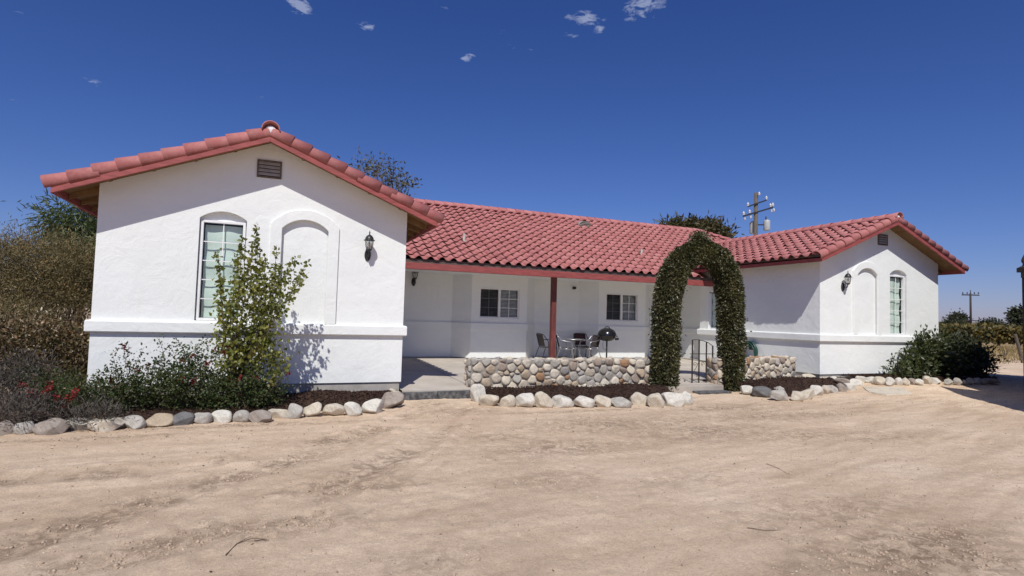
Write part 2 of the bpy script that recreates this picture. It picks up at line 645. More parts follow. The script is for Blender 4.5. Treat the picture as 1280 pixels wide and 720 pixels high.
def dirt_mat():
    m_, t, p, o = base_mat('sandy_dirt')
    c = ramp(t, noise(t, .55, 8, .62), [(.30, (.585, .443, .316)), (.55, (.668, .523, .386)), (.75, (.725, .583, .443))])
    # streaks combed by tyres along the drive
    st = ramp(t, noise(t, 2.2, 6, .65, stretch=(.35, 1.9, 1)), [(.36, (.86, .84, .82)), (.62, (1.06, 1.06, 1.05))])
    c = mixc(t, .75, c, st, 'MULTIPLY')
    a3 = t.nodes.new('ShaderNodeAttribute')
    a3.attribute_name = 'combed'
    c = mixc(t, .8, c, ramp(t, a3.outputs['Fac'], [(.25, (.87, .85, .83)), (.6, (1.04, 1.04, 1.04))]), 'MULTIPLY')
    mott = ramp(t, noise(t, 14, 6, .7), [(.33, (.88, .87, .86)), (.60, (1.06, 1.06, 1.05))])
    c = mixc(t, .7, c, mott, 'MULTIPLY')
    m2 = ramp(t, noise(t, 48, 6, .78), [(.34, (.74, .71, .69)), (.48, (1.0, 1.0, 1.0)), (.68, (1.15, 1.14, 1.13))])
    c = mixc(t, .8, c, m2, 'MULTIPLY')
    gr = ramp(t, noise(t, 190, 3, .7), [(.34, (.74, .71, .69)), (.46, (1, 1, 1)), (.72, (1.25, 1.24, 1.22))])
    c = mixc(t, .75, c, gr, 'MULTIPLY')
    # damp / disturbed darker earth (attribute set per vertex from where the soil is churned)
    at_ = t.nodes.new('ShaderNodeAttribute')
    at_.attribute_name = 'churn'
    fm = t.nodes.new('ShaderNodeMath')
    fm.operation = 'MULTIPLY'
    t.links.new(at_.outputs['Fac'], fm.inputs[0])
    t.links.new(ramp(t, noise(t, 8, 9, .78, dist=.6), [(.43, (.04,) * 3), (.56, (1,) * 3)]), fm.inputs[1])
    c = mixc(t, fm.outputs[0], c, (.25, .175, .115))
    at2 = t.nodes.new('ShaderNodeAttribute')
    at2.attribute_name = 'straw'
    c = mixc(t, at2.outputs['Fac'], c, (.40, .29, .145))
    t.links.new(c, p.inputs['Base Color'])
    p.inputs['Roughness'].default_value = .95
    p.inputs['Specular IOR Level'].default_value = .12
    b1 = bump(t, p, noise(t, 11, 7, .65), .35, .02)
    b2 = bump(t, p, noise(t, 42, 6, .75), .75, .018, b1)
    b3 = bump(t, p, noise(t, 130, 4, .75), .75, .008, b2)
    bump(t, p, noise(t, 300, 2, .7), .6, .004, b3)
    return m_


M['dirt'] = dirt_mat()
gx = np.concatenate([axis(-3, 13, .036, 3000)[:-len(axis(-3, 13, .036, 3000)) // 2 * 0 or None]])
gx = np.concatenate([gx[gx <= 13], np.arange(13.08, 24, .08), axis(-3, 24, .08, 3000)[axis(-3, 24, .08, 3000) > 24.01]])
gy = axis(-10.6, -1.6, .036, 3000)
gy = np.concatenate([gy[gy <= -1.6], np.arange(-1.52, 4, .08), axis(-3, 4, .08, 3000)[axis(-3, 4, .08, 3000) > 4.01]])
GX, GY = np.meshgrid(gx, gy)
GZZ = ground_z(GX, GY)
nx, ny = len(gx), len(gy)
idx = np.arange(nx * ny).reshape(ny, nx)
F = np.stack([idx[:-1, :-1], idx[:-1, 1:], idx[1:, 1:], idx[1:, :-1]], -1).reshape(-1, 4)
gr = mesh_obj('ground', np.stack([GX, GY, GZZ], -1).reshape(-1, 3), F, M['dirt'], smooth=True)
setp(gr, 'bare sandy tan dirt yard in front of the white house', 'ground', kind='structure')
def churn(x, y):
    ch = np.zeros(np.shape(x))
    for (px, py, rx, ry, s) in ((700, 560, 1.3, .5, .55), (760, 530, 1.6, .7, .6), (880, 540, 1.3, .6, .6), (620, 545, .6, .4, .45), (690, 600, .7, .4, .4),
                                (1150, 690, 1.0, .5, .75), (1040, 640, 1.2, .4, .4), (900, 510, 1.5, .5, .6), (960, 520, 2.2, .5, .5), (1000, 545, 1.3, .35, .5),
                                (560, 515, .8, .5, .35), (330, 660, .9, .22, .5), (450, 610, .8, .22, .5), (540, 700, .5, .3, .35), (1110, 545, 1.2, .3, .4), (300, 532, 2.2, .14, .55),
                                (120, 548, 1.5, .10, .5), (720, 514, 2.0, .12, .5), (1240, 700, .9, .4, .45), (850, 600, .9, .3, .3)):
        c0 = at(px, py, 'Z', GZ)
        q = ((x - c0[0]) / rx) ** 2 + ((y - c0[1]) / ry) ** 2
        ch = np.maximum(ch, min(.95, 1.35 * s) * np.exp(-q * (1 + .9 * fbm(x * 3, y * 3, 55, 3))))
    for r in RUTW:
        dd = seg_dist(x, y, r)
        ch = np.maximum(ch, .8 * np.exp(-((dd - .05) / .22) ** 2) * np.clip(.6 + 2 * fbm(x * 2, y * 2, 61, 3), 0, 1))
    return ch


ch = churn(GX, GY)
a_ = gr.data.attributes.new('combed', 'FLOAT', 'POINT')
a_.data.foreach_set('value', np.clip(.5 + 1.1 * streak(GX, GY), 0, 1).ravel().astype(np.float32))
a_ = gr.data.attributes.new('churn', 'FLOAT', 'POINT')
a_.data.foreach_set('value', ch.ravel().astype(np.float32))
straw = np.clip((GX - 31) / 4, 0, 1) * np.clip((GY - 5.2 - .16 * (GX - 31)) / 2.5, 0, 1) * np.clip(1.2 + 1.5 * fbm(GX * .3, GY * .3, 70, 3), 0, 1)
a_ = gr.data.attributes.new('straw', 'FLOAT', 'POINT')
a_.data.foreach_set('value', straw.ravel().astype(np.float32))

# distant hills
hv, hf = [], []
for i, a in enumerate(np.linspace(-1.2, 1.75, 140)):
    R = 1900
    h = 14 + 20 * (vnoise(np.array([i * .13]), np.array([2.0]), 5)[0]) + 6 * vnoise(np.array([i * .6]), np.array([7.]), 6)[0]
    for (rr, zz) in ((R, -2), (R + 150, h * .6), (R + 330, h), (R + 800, -2)):
        hv.append((CAM[0] + rr * math.sin(a), CAM[1] + rr * math.cos(a), zz))
for i in range(139):
    for j in range(3):
        hf.append((i * 4 + j, i * 4 + 4 + j, i * 4 + 5 + j, i * 4 + 1 + j))
M['hill'] = nmat('dry_hill', (.16, .135, .085), (.24, .20, .13), .01, .95)
setp(mesh_obj('hills', hv, hf, M['hill'], smooth=True), 'low dry hills along the horizon beyond the vineyard', 'hills', kind='structure')

# ------------------------------------------------------------------ HOUSE
WW, XR, E_, O_, SL, ZA = 5.1813, 16.8146, .5088, .4857, .4084, 4.3462
XE = XR + WW
BT, BB = 1.1166, .9079
house = thing('house', 'white stucco ranch house with red tile roof and two gabled wings', 'house', (11, 3, 0))


def arch(x0, x1, z0, zs, za, n=14):
    """closed outline: bottom left, bottom right, then over a segmental arch"""
    cx, hw, rise = (x0 + x1) / 2, (x1 - x0) / 2, za - zs
    Rr = (hw * hw + rise * rise) / (2 * rise)
    zc_ = za - Rr
    a0 = math.asin(min(1, hw / Rr))
    pts = [(x0, z0), (x1, z0)]
    for i in range(n + 1):
        a = a0 - 2 * a0 * i / n
        pts.append((cx + Rr * math.sin(a), zc_ + Rr * math.cos(a)))
    return pts


def rect(x0, x1, z0, z1):
    return [(x0, z0), (x1, z0), (x1, z1), (x0, z1)]


def flat_window(pt, u0, u1, z0, z1, cols, rows, look, label, depth=.085, gap=.07, left=.018):
    """pt(u, d, z) maps along-wall, depth into the wall and height to the world"""
    def bx(mb, a0, a1, d0, d1, c0, c1):
        V = [pt(a, d, c) for c in (c0, c1) for d in (d0, d1) for a in (a0, a1)]
        mb.add(V, [(0, 2, 3, 1), (4, 5, 7, 6), (0, 1, 5, 4), (2, 6, 7, 3), (0, 4, 6, 2), (1, 3, 7, 5)])
    fw = .042
    fr = MB()
    bx(fr, u0, u0 + fw, depth - .05, depth + .03, z0, z1)
    bx(fr, u1 - fw, u1, depth - .05, depth + .03, z0, z1)
    bx(fr, u0 + fw, u1 - fw, depth - .05, depth + .03, z0, z0 + fw)
    bx(fr, u0 + fw, u1 - fw, depth - .05, depth + .03, z1 - fw, z1)
    if look == 'slider':
        um = (u0 + u1) / 2
        bx(fr, um - .04, um + .04, depth - .056, depth + .028, z0 + fw, z1 - fw)
    win = fr.build('window', M['trim'], house, bevel=.004)
    win['label'] = label
    halves = [(u0 + fw, u1 - fw)] if look != 'slider' else [(u0 + fw, um - .04), (um + .04, u1 - fw)]
    for k, (a, b) in enumerate(halves):
        g = MB()
        g.add([pt(a, depth, z0 + fw), pt(b, depth, z0 + fw), pt(b, depth, z1 - fw), pt(a, depth, z1 - fw)], [(0, 1, 2, 3)])
        g.build('pane', M['dglass'] if (look == 'slider' and k == 0) else M['glass'], win, fixn=False)
        mu = MB()
        off = .012 if (look == 'slider' and k == 0) else -.014
        for i in range(1, cols):
            u = a + (b - a) * i / cols
            bx(mu, u - .009, u + .009, depth + off - .006, depth + off + .006, z0 + fw, z1 - fw)
        for j in range(1, rows):
            z = z0 + fw + (z1 - z0 - 2 * fw) * j / rows
            bx(mu, a, b, depth + off - .007, depth + off + .005, z - .009, z + .009)
        mu.build('grille', M['trim'], win)
    bl = MB()
    if look == 'shade':
        nn = 24
        V = []
        for j in range(nn + 1):
            z = z0 + fw + .004 + (z1 - z0 - 2 * fw - .03) * j / nn
            for i in range(9):
                u = u0 + fw + left + (u1 - u0 - 2 * fw - left - .005) * i / 8
                V.append(pt(u, depth + gap + .016 * math.sin(i * .9 + .3) + .012 * math.sin(j * .8), z))
        bl.add(V, [(j * 9 + i, j * 9 + i + 1, j * 9 + i + 10, j * 9 + i + 9) for j in range(nn) for i in range(8)])
        bl.build('shade', M['shade'], win, smooth=True)
    else:
        ns = int((z1 - z0) / .05)
        for j in range(ns):
            z = z0 + fw + .02 + (z1 - z0 - 2 * fw - .02) * j / ns
            V = [pt(u0 + fw, depth + .05, z), pt(u1 - fw, depth + .05, z), pt(u1 - fw, depth + .078, z + .034), pt(u0 + fw, depth + .078, z + .034)]
            bl.add(V, [(0, 1, 2, 3)])
        bl.build('blind', M['blind'], win, fixn=False)
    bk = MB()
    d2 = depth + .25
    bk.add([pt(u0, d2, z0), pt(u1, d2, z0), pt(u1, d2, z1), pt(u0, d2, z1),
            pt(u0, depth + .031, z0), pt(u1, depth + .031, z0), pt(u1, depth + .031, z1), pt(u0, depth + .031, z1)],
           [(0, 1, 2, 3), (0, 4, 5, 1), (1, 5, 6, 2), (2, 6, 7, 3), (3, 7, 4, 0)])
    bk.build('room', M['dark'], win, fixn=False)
    return win


ROOFB = ZA + .10          # underside of the roof deck at the gable apex line


def wing(x0, mirror, side):
    """gabled wing standing on x0..x0+WW, front wall in the plane Y = 0"""
    fx = (lambda x: x0 + WW - x) if mirror else (lambda x: x0 + x)
    zw = ROOFB - SL * WW / 2
    outline = [(0, 0), (WW, 0), (WW, zw), (WW / 2, ROOFB), (0, zw)]
    wo = arch(1.50, 2.26, 1.135, 2.96, 3.10)
    ni = arch(2.84, 3.70, BT + .004, 2.87, 3.07)
    P = lambda d: (lambda u, v: (fx(u), d, v))
    mb = MB()
    if mirror:
        mb.sheet([(WW - u, v) for u, v in outline], [[(WW - u, v) for u, v in l] for l in (wo, ni)], lambda u, v: (x0 + u, 0, v))
    else:
        mb.sheet(outline, [wo, ni], P(0))
    mb.rim(wo, P(0), P(.10))
    mb.rim(ni, P(0), P(.05))
    mb.sheet(ni, [], P(.05))
    mb.sheet(wo, [rect(1.52, 2.24, 1.14, 2.93)], P(.10))
    # side and back walls
    back = 15.0
    for x in (x0, x0 + WW):
        if side == 'right' and x == x0:
            wn = rect(3.05, 4.42, BT + .012, 2.45)
            mb.sheet([(0, 0), (4.86, 0), (4.86, zw), (0, zw)], [wn], lambda u, v: (x0, u, v))
            mb.rim(wn, lambda u, v: (x0, u, v), lambda u, v: (x0 + .12, u, v))
            mb.add([(x0, 4.86, 0), (x0 + .29, 4.86, 0), (x0 + .29, 4.86, zw), (x0, 4.86, zw)], [(0, 1, 2, 3)])
            mb.add([(x0 + .29, 4.86, 0), (x0 + .29, 6.48, 0), (x0 + .29, 6.48, zw), (x0 + .29, 4.86, zw)], [(0, 1, 2, 3)])
            mb.add([(x0, 6.7, 0), (x0, back, 0), (x0, back, zw), (x0, 6.7, zw)], [(0, 1, 2, 3)])
        else:
            mb.add([(x, 0, 0), (x, back, 0), (x, back, zw), (x, 0, zw)], [(0, 1, 2, 3)])
    mb.sheet(outline, [], lambda u, v: (x0 + u, back, v), True)
    w = mb.build('wing_wall', M['stucco'], house)
    for f in w.data.polygons:
        f.use_smooth = False
    # plaster moulding that runs round at sill height
    t_ = .072
    sl = .03
    prof = [(0, BB - .003), (t_ - .012, BB), (t_, BB + .02), (t_, BT - sl), (t_ - .012, BT - .008), (0, BT + .003)]
    mo = MB()
    path = [(x0, 6.69), (x0, 0), (x0 + WW, 0), (x0 + WW, 6.69)] if side == 'left' else [(x0, 4.86), (x0, 0), (x0 + WW, 0), (x0 + WW, 6.69)]
    if side == 'right':
        path = [(x0 + .29, 6.1), (x0 + .29, 4.863), (x0, 4.863), (x0, 0), (x0 + WW, 0), (x0 + WW, 6.69)]
    V, Fm = [], []
    for i, (x, y) in enumerate(path):
        n0 = None
        ns = []
        for a, b in ((i - 1, i), (i, i + 1)):
            if a < 0 or b >= len(path):
                continue
            dx, dy = path[b][0] - path[a][0], path[b][1] - path[a][1]
            l_ = math.hypot(dx, dy)
            ns.append(Vector((dy / l_, -dx / l_, 0)))
        n0 = ns[0] if len(ns) == 1 else (ns[0] + ns[1]) / (1 + ns[0].dot(ns[1]))
        for (o_, z) in prof:
            V.append((x + n0.x * o_, y + n0.y * o_, z))
    k = len(prof)
    for i in range(len(path) - 1):
        for j in range(k - 1):
            Fm.append((i * k + j, (i + 1) * k + j, (i + 1) * k + j + 1, i * k + j + 1))
    mo.add(V, Fm)
    bev(mo.build('sill_moulding', M['stucco'], house), .012, 3)
    # raised plaster surround of the blind arch
    su = MB()
    of, inn = arch(2.66, 3.88, BT + .003, 2.96, 3.26, 18), arch(2.86, 3.68, BT + .003, 2.875, 3.062, 18)
    no_, ni_ = of[1:] + [of[0]], inn[1:] + [inn[0]]
    # strip between the two arches, open at the foot
    f_, b_ = (lambda u, v: (fx(u), -.042, v)), (lambda u, v: (fx(u), .0, v))
    V = [f_(*p) for p in no_] + [f_(*p) for p in ni_] + [b_(*p) for p in no_] + [b_(*p) for p in ni_]
    n = len(no_)
    for i in range(n - 1):
        su.add([V[i], V[i + 1], V[n + i + 1], V[n + i]], [(0, 1, 2, 3)])
        su.add([V[i], V[i + 1], V[2 * n + i + 1], V[2 * n + i]], [(0, 1, 2, 3)])
        su.add([V[n + i], V[n + i + 1], V[3 * n + i + 1], V[3 * n + i]], [(0, 1, 2, 3)])
    bev(su.build('arch_surround', M['stucco'], house), .014, 3)
    # window
    if mirror:
        pt = lambda u, d, z: (x0 + WW - u, d, z)
    else:
        pt = lambda u, d, z: (x0 + u, d, z)
    flat_window(pt, 1.52, 2.24, 1.14, 2.93, 2, 5, 'shade', 'tall arched window of the %s wing with a pale green shade' % side, .10)
    # gable vent
    va, vb = (2.38, 2.80)
    fr = MB()
    for (a, b, c, d) in ((va, va + .03, 3.79, 4.12), (vb - .03, vb, 3.79, 4.12), (va + .03, vb - .03, 3.79, 3.82), (va + .03, vb - .03, 4.09, 4.12)):
        xa, xb = sorted((fx(a), fx(b)))
        fr.box(xa, -.028, c, xb, -.001, d)
    v = fr.build('gable_vent', M['vent'], house)
    xa, xb = sorted((fx(va + .03), fx(vb - .03)))
    b = MB()
    b.box(xa, -.006, 3.82, xb, -.002, 4.09)
    b.build('backing', M['dark'], v)
    b = MB()
    for i in range(4):
        z = 3.835 + i * .066
        b.add([(xa, -.026, z), (xb, -.026, z), (xb, -.008, z + .045), (xa, -.008, z + .045), (xa, -.026, z + .01), (xb, -.026, z + .01), (xb, -.008, z + .055), (xa, -.008, z + .055)],
              [(0, 1, 2, 3), (7, 6, 5, 4), (0, 4, 5, 1), (1, 5, 6, 2), (2, 6, 7, 3), (3, 7, 4, 0)])
    b.build('slat', M['ventm'], v)
    # foundation strip below the stucco
    f = MB()
    f.box(x0 + .03, .03, -.5, x0 + WW - .03, back - .05, .002)
    f.build('foundation', M['found'], house)


wing(0.0, False, 'left')
wing(XR, True, 'right')


# --- tile roofs
def tile_slope(mb, org, du, dv, pitch, length, rows, wid, keep, exposure=.355, seed=1):
    """S-tiles as separate pieces; org = eave corner, du along the eave, dv up-slope (horizontal)"""
    rg = np.random.default_rng(seed)
    du, dv = np.array(du, float), np.array(dv, float)
    cs = 1 / math.hypot(1, pitch)
    up = np.array([dv[0] * cs, dv[1] * cs, pitch * cs])
    nrm = np.cross(du, up)
    if nrm[2] < 0:
        nrm = -nrm
    S = 9
    ts = np.linspace(0, 1, S)
    prof = np.where(ts < .58, 0.088 * np.sin(np.pi * np.clip(ts / .58, 0, 1)) ** .8, -.012 * np.sin(np.pi * (np.clip(ts, .58, 1) - .58) / .42))
    org = np.array(org, float)
    nc = int(length / wid)
    for r in range(rows):
        jit = rg.normal(0, .006, nc)
        for c in range(nc):
            s0 = r * exposure
            cen = org + du * (c + .5) * wid + up * (s0 + exposure / 2)
            if not keep(cen):
                continue
            lowh = .058 + rg.normal(0, .005)
            V = []
            for (s_, h, dr) in ((s0 - .03 + jit[c], lowh, 0), (s0 + exposure + .03, .004, 0), (s0 - .026 + jit[c], lowh, -.013)):
                for t_, z_ in zip(ts, prof):
                    V.append(org + du * (c + t_ * 1.02) * wid + up * s_ + nrm * (h + z_ + dr))
            b = len(mb.v)
            mb.v += [tuple(x) for x in V]
            for i in range(S - 1):
                mb.f.append((b + i, b + i + 1, b + S + i + 1, b + S + i))
                mb.f.append((b + 2 * S + i, b + 2 * S + i + 1, b + i + 1, b + i))


def barrel(mb, p0, p1, side, up, r0, r1, a0, a1, n=10, thick=.016):
    """one half-round cover tile from p0 (low, wide) to p1 (high, narrow)"""
    p0, p1, side, up = Vector(p0), Vector(p1), Vector(side).normalized(), Vector(up).normalized()
    V = []
    for (p, r) in ((p0, r0), (p1, r1), (p0, r0 - thick), (p1, r1 - thick)):
        for i in range(n + 1):
            a = math.radians(a0 + (a1 - a0) * i / n)
            V.append(p + side * (math.cos(a) * r) + up * (math.sin(a) * r))
    k = n + 1
    Fb = []
    for i in range(n):
        Fb.append((i, i + 1, k + i + 1, k + i))
        Fb.append((2 * k + i, 3 * k + i, 3 * k + i + 1, 2 * k + i + 1))
        Fb.append((i, 2 * k + i, 2 * k + i + 1, i + 1))
    Fb.append((0, k, 3 * k, 2 * k))
    Fb.append((n, 2 * k + n, 3 * k + n, k + n))
    mb.add(V, Fb)


def wing_roof(x0, side):
    xm = x0 + WW / 2
    half = WW / 2 + E_
    back = 15.4
    cs = 1 / math.hypot(1, SL)
    dk = MB()
    ang = [(-half, ROOFB - SL * half), (0, ROOFB), (half, ROOFB - SL * half)]
    top = [(a, z + .035) for a, z in ang[::-1]]
    dk.solid(ang + top, [], lambda u, v: (xm + u, -O_ + .045, v), lambda u, v: (xm + u, back, v))
    roof = dk.build('roof', M['deck'], house)
    zt = ROOFB + .05
    tl = MB()
    nrow = 10
    ex = (half + .07) / cs / nrow
    ln = back + O_ - .14
    for sg in (-1, 1):
        org = (xm + sg * (half + .07), -O_ + .12, zt - SL * (half + .07))
        tile_slope(tl, org, (0, 1, 0), (-sg, 0, 0), SL, ln, nrow, .335, lambda c: True, ex, 3 + sg)
    tl.build('roof_tiles', M['tile'], roof, smooth=True, fixn=False)
    rk = MB()
    rg = np.random.default_rng(int(x0) + 2)
    for sg in (-1, 1):
        upv = Vector((-sg * cs, 0, SL * cs))
        nrm = Vector((sg * SL * cs, 0, cs))
        o0 = Vector((xm + sg * (half + .06), -O_ + .092, zt - SL * (half + .06)))
        L_ = (half + .06) / cs
        for i in range(nrow):
            a = i * L_ / nrow - .03
            b = min((i + 1) * L_ / nrow + .05, L_)
            j = Vector((0, rg.normal(0, .005), rg.normal(0, .005)))
            p0 = o0 + upv * a + nrm * .044 + j
            p1 = o0 + upv * b + nrm * .018 + j
            barrel(rk, p0, p1, (0, 1, 0), nrm, .137, .118, 22, 222, 12)
    rk.build('rake_tiles', M['tile'], roof, smooth=True, fixn=False)
    rd = MB()
    nr = int((back + O_) / .36)
    for i in range(nr):
        y0 = -O_ - .02 + i * .36
        j = rg.normal(0, .006)
        barrel(rd, (xm + j, y0 - .03, zt + .06), (xm + j, y0 + .40, zt + .045), (1, 0, 0), (0, 0, 1), .155, .135, -4, 184, 12)
    rd.build('ridge_tiles', M['tile'], roof, smooth=True, fixn=False)
    mt = MB()
    mt.lathe([(.098, 0), (.092, .012), (.075, .02), (.03, .024)], n=18)
    V = [(xm + x, -O_ + .03 - z, zt + .045 + y) for x, y, z in mt.v]
    mesh_obj('ridge_mortar', V, mt.f, M['trim'], roof)
    # rake boards
    for sg in (-1, 1):
        rb = MB()
        z0 = lambda u: ZA - SL * abs(u)
        pr_ = [(0, z0(0)), (half, z0(half)), (half, z0(half) + .125), (0, z0(0) + .125)]
        if sg < 0:
            pr_ = [(-a, b) for a, b in pr_][::-1]
        rb.solid(pr_, [], lambda u, v: (xm + u, -O_, v), lambda u, v: (xm + u, -O_ + .04, v))
        bev(rb.build('rake_board', M['red'], house), .004)
    # eave fascias and bird-stops
    for sg in (-1, 1):
        xa, xb = sorted((xm + sg * half, xm + sg * (half - .04)))
        zb = ZA - SL * half
        f = MB()
        f.box(xa, -O_ + .041, zb, xb, back, zb + .135)
        f.build('fascia', M['red'], house, bevel=.004)
        xa, xb = sorted((xm + sg * (half + .005), xm + sg * (half - .05)))
        f = MB()
        f.box(xa, -O_ + .05, zb + .136, xb, back, zb + .20)
        f.build('eave_closure', M['bird'], house)
    # rafter tails under the eaves, lookouts under the rake
    for sg in (-1, 1):
        for y in np.arange(.18, 12, .61):
            r_ = MB()
            xa, xb = WW / 2 + .004, half - .045
            for (w0, w1) in ((y, y + .045),):
                pts = [(xa, ROOFB - SL * xa - .002), (xb, ROOFB - SL * xb - .002), (xb, ROOFB - SL * xb - .085), (xa, ROOFB - SL * xa - .115)]
                r_.solid(pts, [], lambda u, v: (xm + sg * u, w0, v), lambda u, v: (xm + sg * u, w1, v))
            r_.build('rafter_tail', M['deck'], house)
        for u in np.arange(.55, half - .1, .62):
            r_ = MB()
            pts = [(u, ROOFB - SL * u - .002), (u + .045, ROOFB - SL * (u + .045) - .002), (u + .045, ROOFB - SL * (u + .045) - .014), (u, ROOFB - SL * u - .014)]
            r_.solid(pts, [], lambda a, v: (xm + sg * a, -O_ + .041, v), lambda a, v: (xm + sg * a, -.002, v))
            r_.build('lookout', M['deck'], house)


wing_roof(0.0, 'left')
wing_roof(XR, 'right')

# --- main body: porch wall with two shallow bays, windows, door
PW = [(WW, 6.48), (8.08, 6.48), (8.58, 5.98), (10.53, 5.98), (11.03, 6.48), (12.80, 6.48), (13.30, 5.98), (15.27, 5.98), (15.77, 6.48), (XR + .29, 6.48)]
PH = 2.68
pw = MB()
for (a, b) in zip(PW[:-1], PW[1:]):
    ln = math.hypot(b[0] - a[0], b[1] - a[1])
    dx, dy = (b[0] - a[0]) / ln, (b[1] - a[1]) / ln
    holes = []
    if a[0] == 8.58:
        holes = [rect(.27, 1.67, 1.30, 2.27)]
    if a[0] == 13.30:
        holes = [rect(.30, 1.64, 1.31, 2.29)]
    if a[0] == 15.77:
        holes = [rect(.09, 1.01, .02, 2.12)]
    P = lambda d: (lambda u, v: (a[0] + dx * u - dy * d, a[1] + dy * u + dx * d, v))
    pw.sheet(rect(0, ln, 0, PH), holes, P(0))
    for h in holes:
        pw.rim(h, P(0), P(.10))
pw.build('porch_wall', M['stucco'], house)
pm = MB()
V = []
prof = [(0, BB), (.05, BB), (.05, BT), (0, BT)]
pts = PW[:-2] + [(15.77, 6.48)]
for i, (x, y) in enumerate(pts):
    ns = []
    for p, q in ((i - 1, i), (i, i + 1)):
        if p < 0 or q >= len(pts):
            continue
        dx, dy = pts[q][0] - pts[p][0], pts[q][1] - pts[p][1]
        l_ = math.hypot(dx, dy)
        ns.append(Vector((dy / l_, -dx / l_, 0)))
    n0 = ns[0] if len(ns) == 1 else (ns[0] + ns[1]) / (1 + ns[0].dot(ns[1]))
    for (o_, z) in prof:
        V.append((x + n0.x * o_, y + n0.y * o_, z))
pm.add(V, [(i * 4 + j, i * 4 + 4 + j, i * 4 + 5 + j, i * 4 + 1 + j) for i in range(len(pts) - 1) for j in range(3)])
pm.build('sill_moulding', M['stucco'], house)
flat_window(lambda u, d, z: (u, 5.98 + d, z), 8.85, 10.25, 1.30, 2.27, 2, 3, 'slider', 'sliding porch window with dark blinds left of the post')
flat_window(lambda u, d, z: (u, 5.98 + d, z), 13.60, 14.94, 1.31, 2.29, 2, 3, 'slider', 'sliding porch window with a dark screen above the grill')
flat_window(lambda u, d, z: (XR + d, 4.42 - u, z), 0, 1.37, BT + .012, 2.45, 2, 3, 'shade', 'white framed side window behind the vine arch', gap=.035, left=.005)
d_ = MB()
d_.box(15.86, 6.52, .02, 16.78, 6.565, 2.12)
door = d_.build('door', M['door'], house)
d_ = MB()
for (a, b, c, e) in ((15.815, 15.86, 0, 2.165), (16.78, 16.825, 0, 2.165), (15.86, 16.78, 2.12, 2.165)):
    d_.box(a, 6.44, c, b, 6.478, e)
d_.build('frame', M['trim'], door)
d_ = MB()
for z in (1.02, 1.19):
    d_.lathe([(.03, 0), (.03, .012), (.012, .02), (.014, .05), (.03, .062), (.026, .085), (.005, .09)], n=12)
V = []
for i, (x, y, z) in enumerate(d_.v):
    V.append((15.93 + x, 6.52 - z, (1.02 if i < len(d_.v) // 2 else 1.20) + y))
mesh_obj('handle', V, d_.f, M['black'], door, smooth=True)
# body walls behind (ends and back), porch ceiling
bw = MB()
bw.box(WW + .02, 14.6, -.3, XR - .02, 14.8, 2.6)
bw.build('rear_wall', M['stucco'], house)
pc = MB()
pc.box(WW + .003, 4.405, PH - .005, XR + .285, 6.60, PH + .03)
pc.build('porch_ceiling', M['trim'], house)

# main roof
PM = .49
YE, ZE = 4.20, 2.865
YR = 9.6
ZR = ZE + PM * (YR - YE)
XL2, XR2 = WW + XR - 20.5, 20.5
dk = MB()
pro = [(4.3, ZE + PM * .1 - .045), (YR, ZR - .045), (2 * YR - 4.3, ZE + PM * .1 - .045), (2 * YR - 4.3, ZE + PM * .1 - .08), (YR, ZR - .08), (4.3, ZE + PM * .1 - .08)]
dk.solid(pro, [], lambda u, v: (WW + .004, u, v), lambda u, v: (XR - .004, u, v))
mroof = dk.build('roof', M['deck'], house)
tl = MB()
nrow = 17
cs = 1 / math.hypot(1, PM)
ex = (YR - YE) / cs / nrow


def wing_top(x):
    r = []
    for x0 in (0.0, XR):
        u = abs(x - x0 - WW / 2)
        if u < WW / 2 + E_ + .05:
            r.append(ROOFB + .05 - SL * u)
    return max(r) if r else -9


def keep_main(c):
    x, y, z = c
    hip = (x - XR2) < (YR - y) and (XL2 - x) < (YR - y)
    if x < WW + .02 and z < ROOFB - SL * (WW / 2 + E_) - .1:
        return False
    if x > XR - .05 and z < ROOFB - SL * (WW / 2 + E_) - .1:
        return False
    return hip and z > wing_top(x) - .25


tile_slope(tl, (.6, YE, ZE), (1, 0, 0), (0, 1, 0), PM, 21.5, nrow, .335, keep_main, ex, 21)
keep_b = lambda c: (c[0] - XR2) < (c[1] - YR) and (XL2 - c[0]) < (c[1] - YR) and c[2] > wing_top(c[0]) - .25
tile_slope(tl, (.6, 2 * YR - YE, ZE), (1, 0, 0), (0, -1, 0), PM, 21.5, nrow, .335, keep_b, ex, 22)
for (xo, sg, xh) in ((XR2 + 3.5, -1, XR2), (XL2 - 3.5, 1, XL2)):
    zz = ZR - PM * 3.5
    kp = lambda c: abs(c[1] - YR) < abs(c[0] - xh) + .15 and c[2] > wing_top(c[0]) - .25
    tile_slope(tl, (xo, YR - 4, zz), (0, 1, 0), (sg, 0, 0), PM, 8, 11, .335, kp, ex, 23)
tl.build('roof_tiles', M['tile'], mroof, smooth=True, fixn=False)
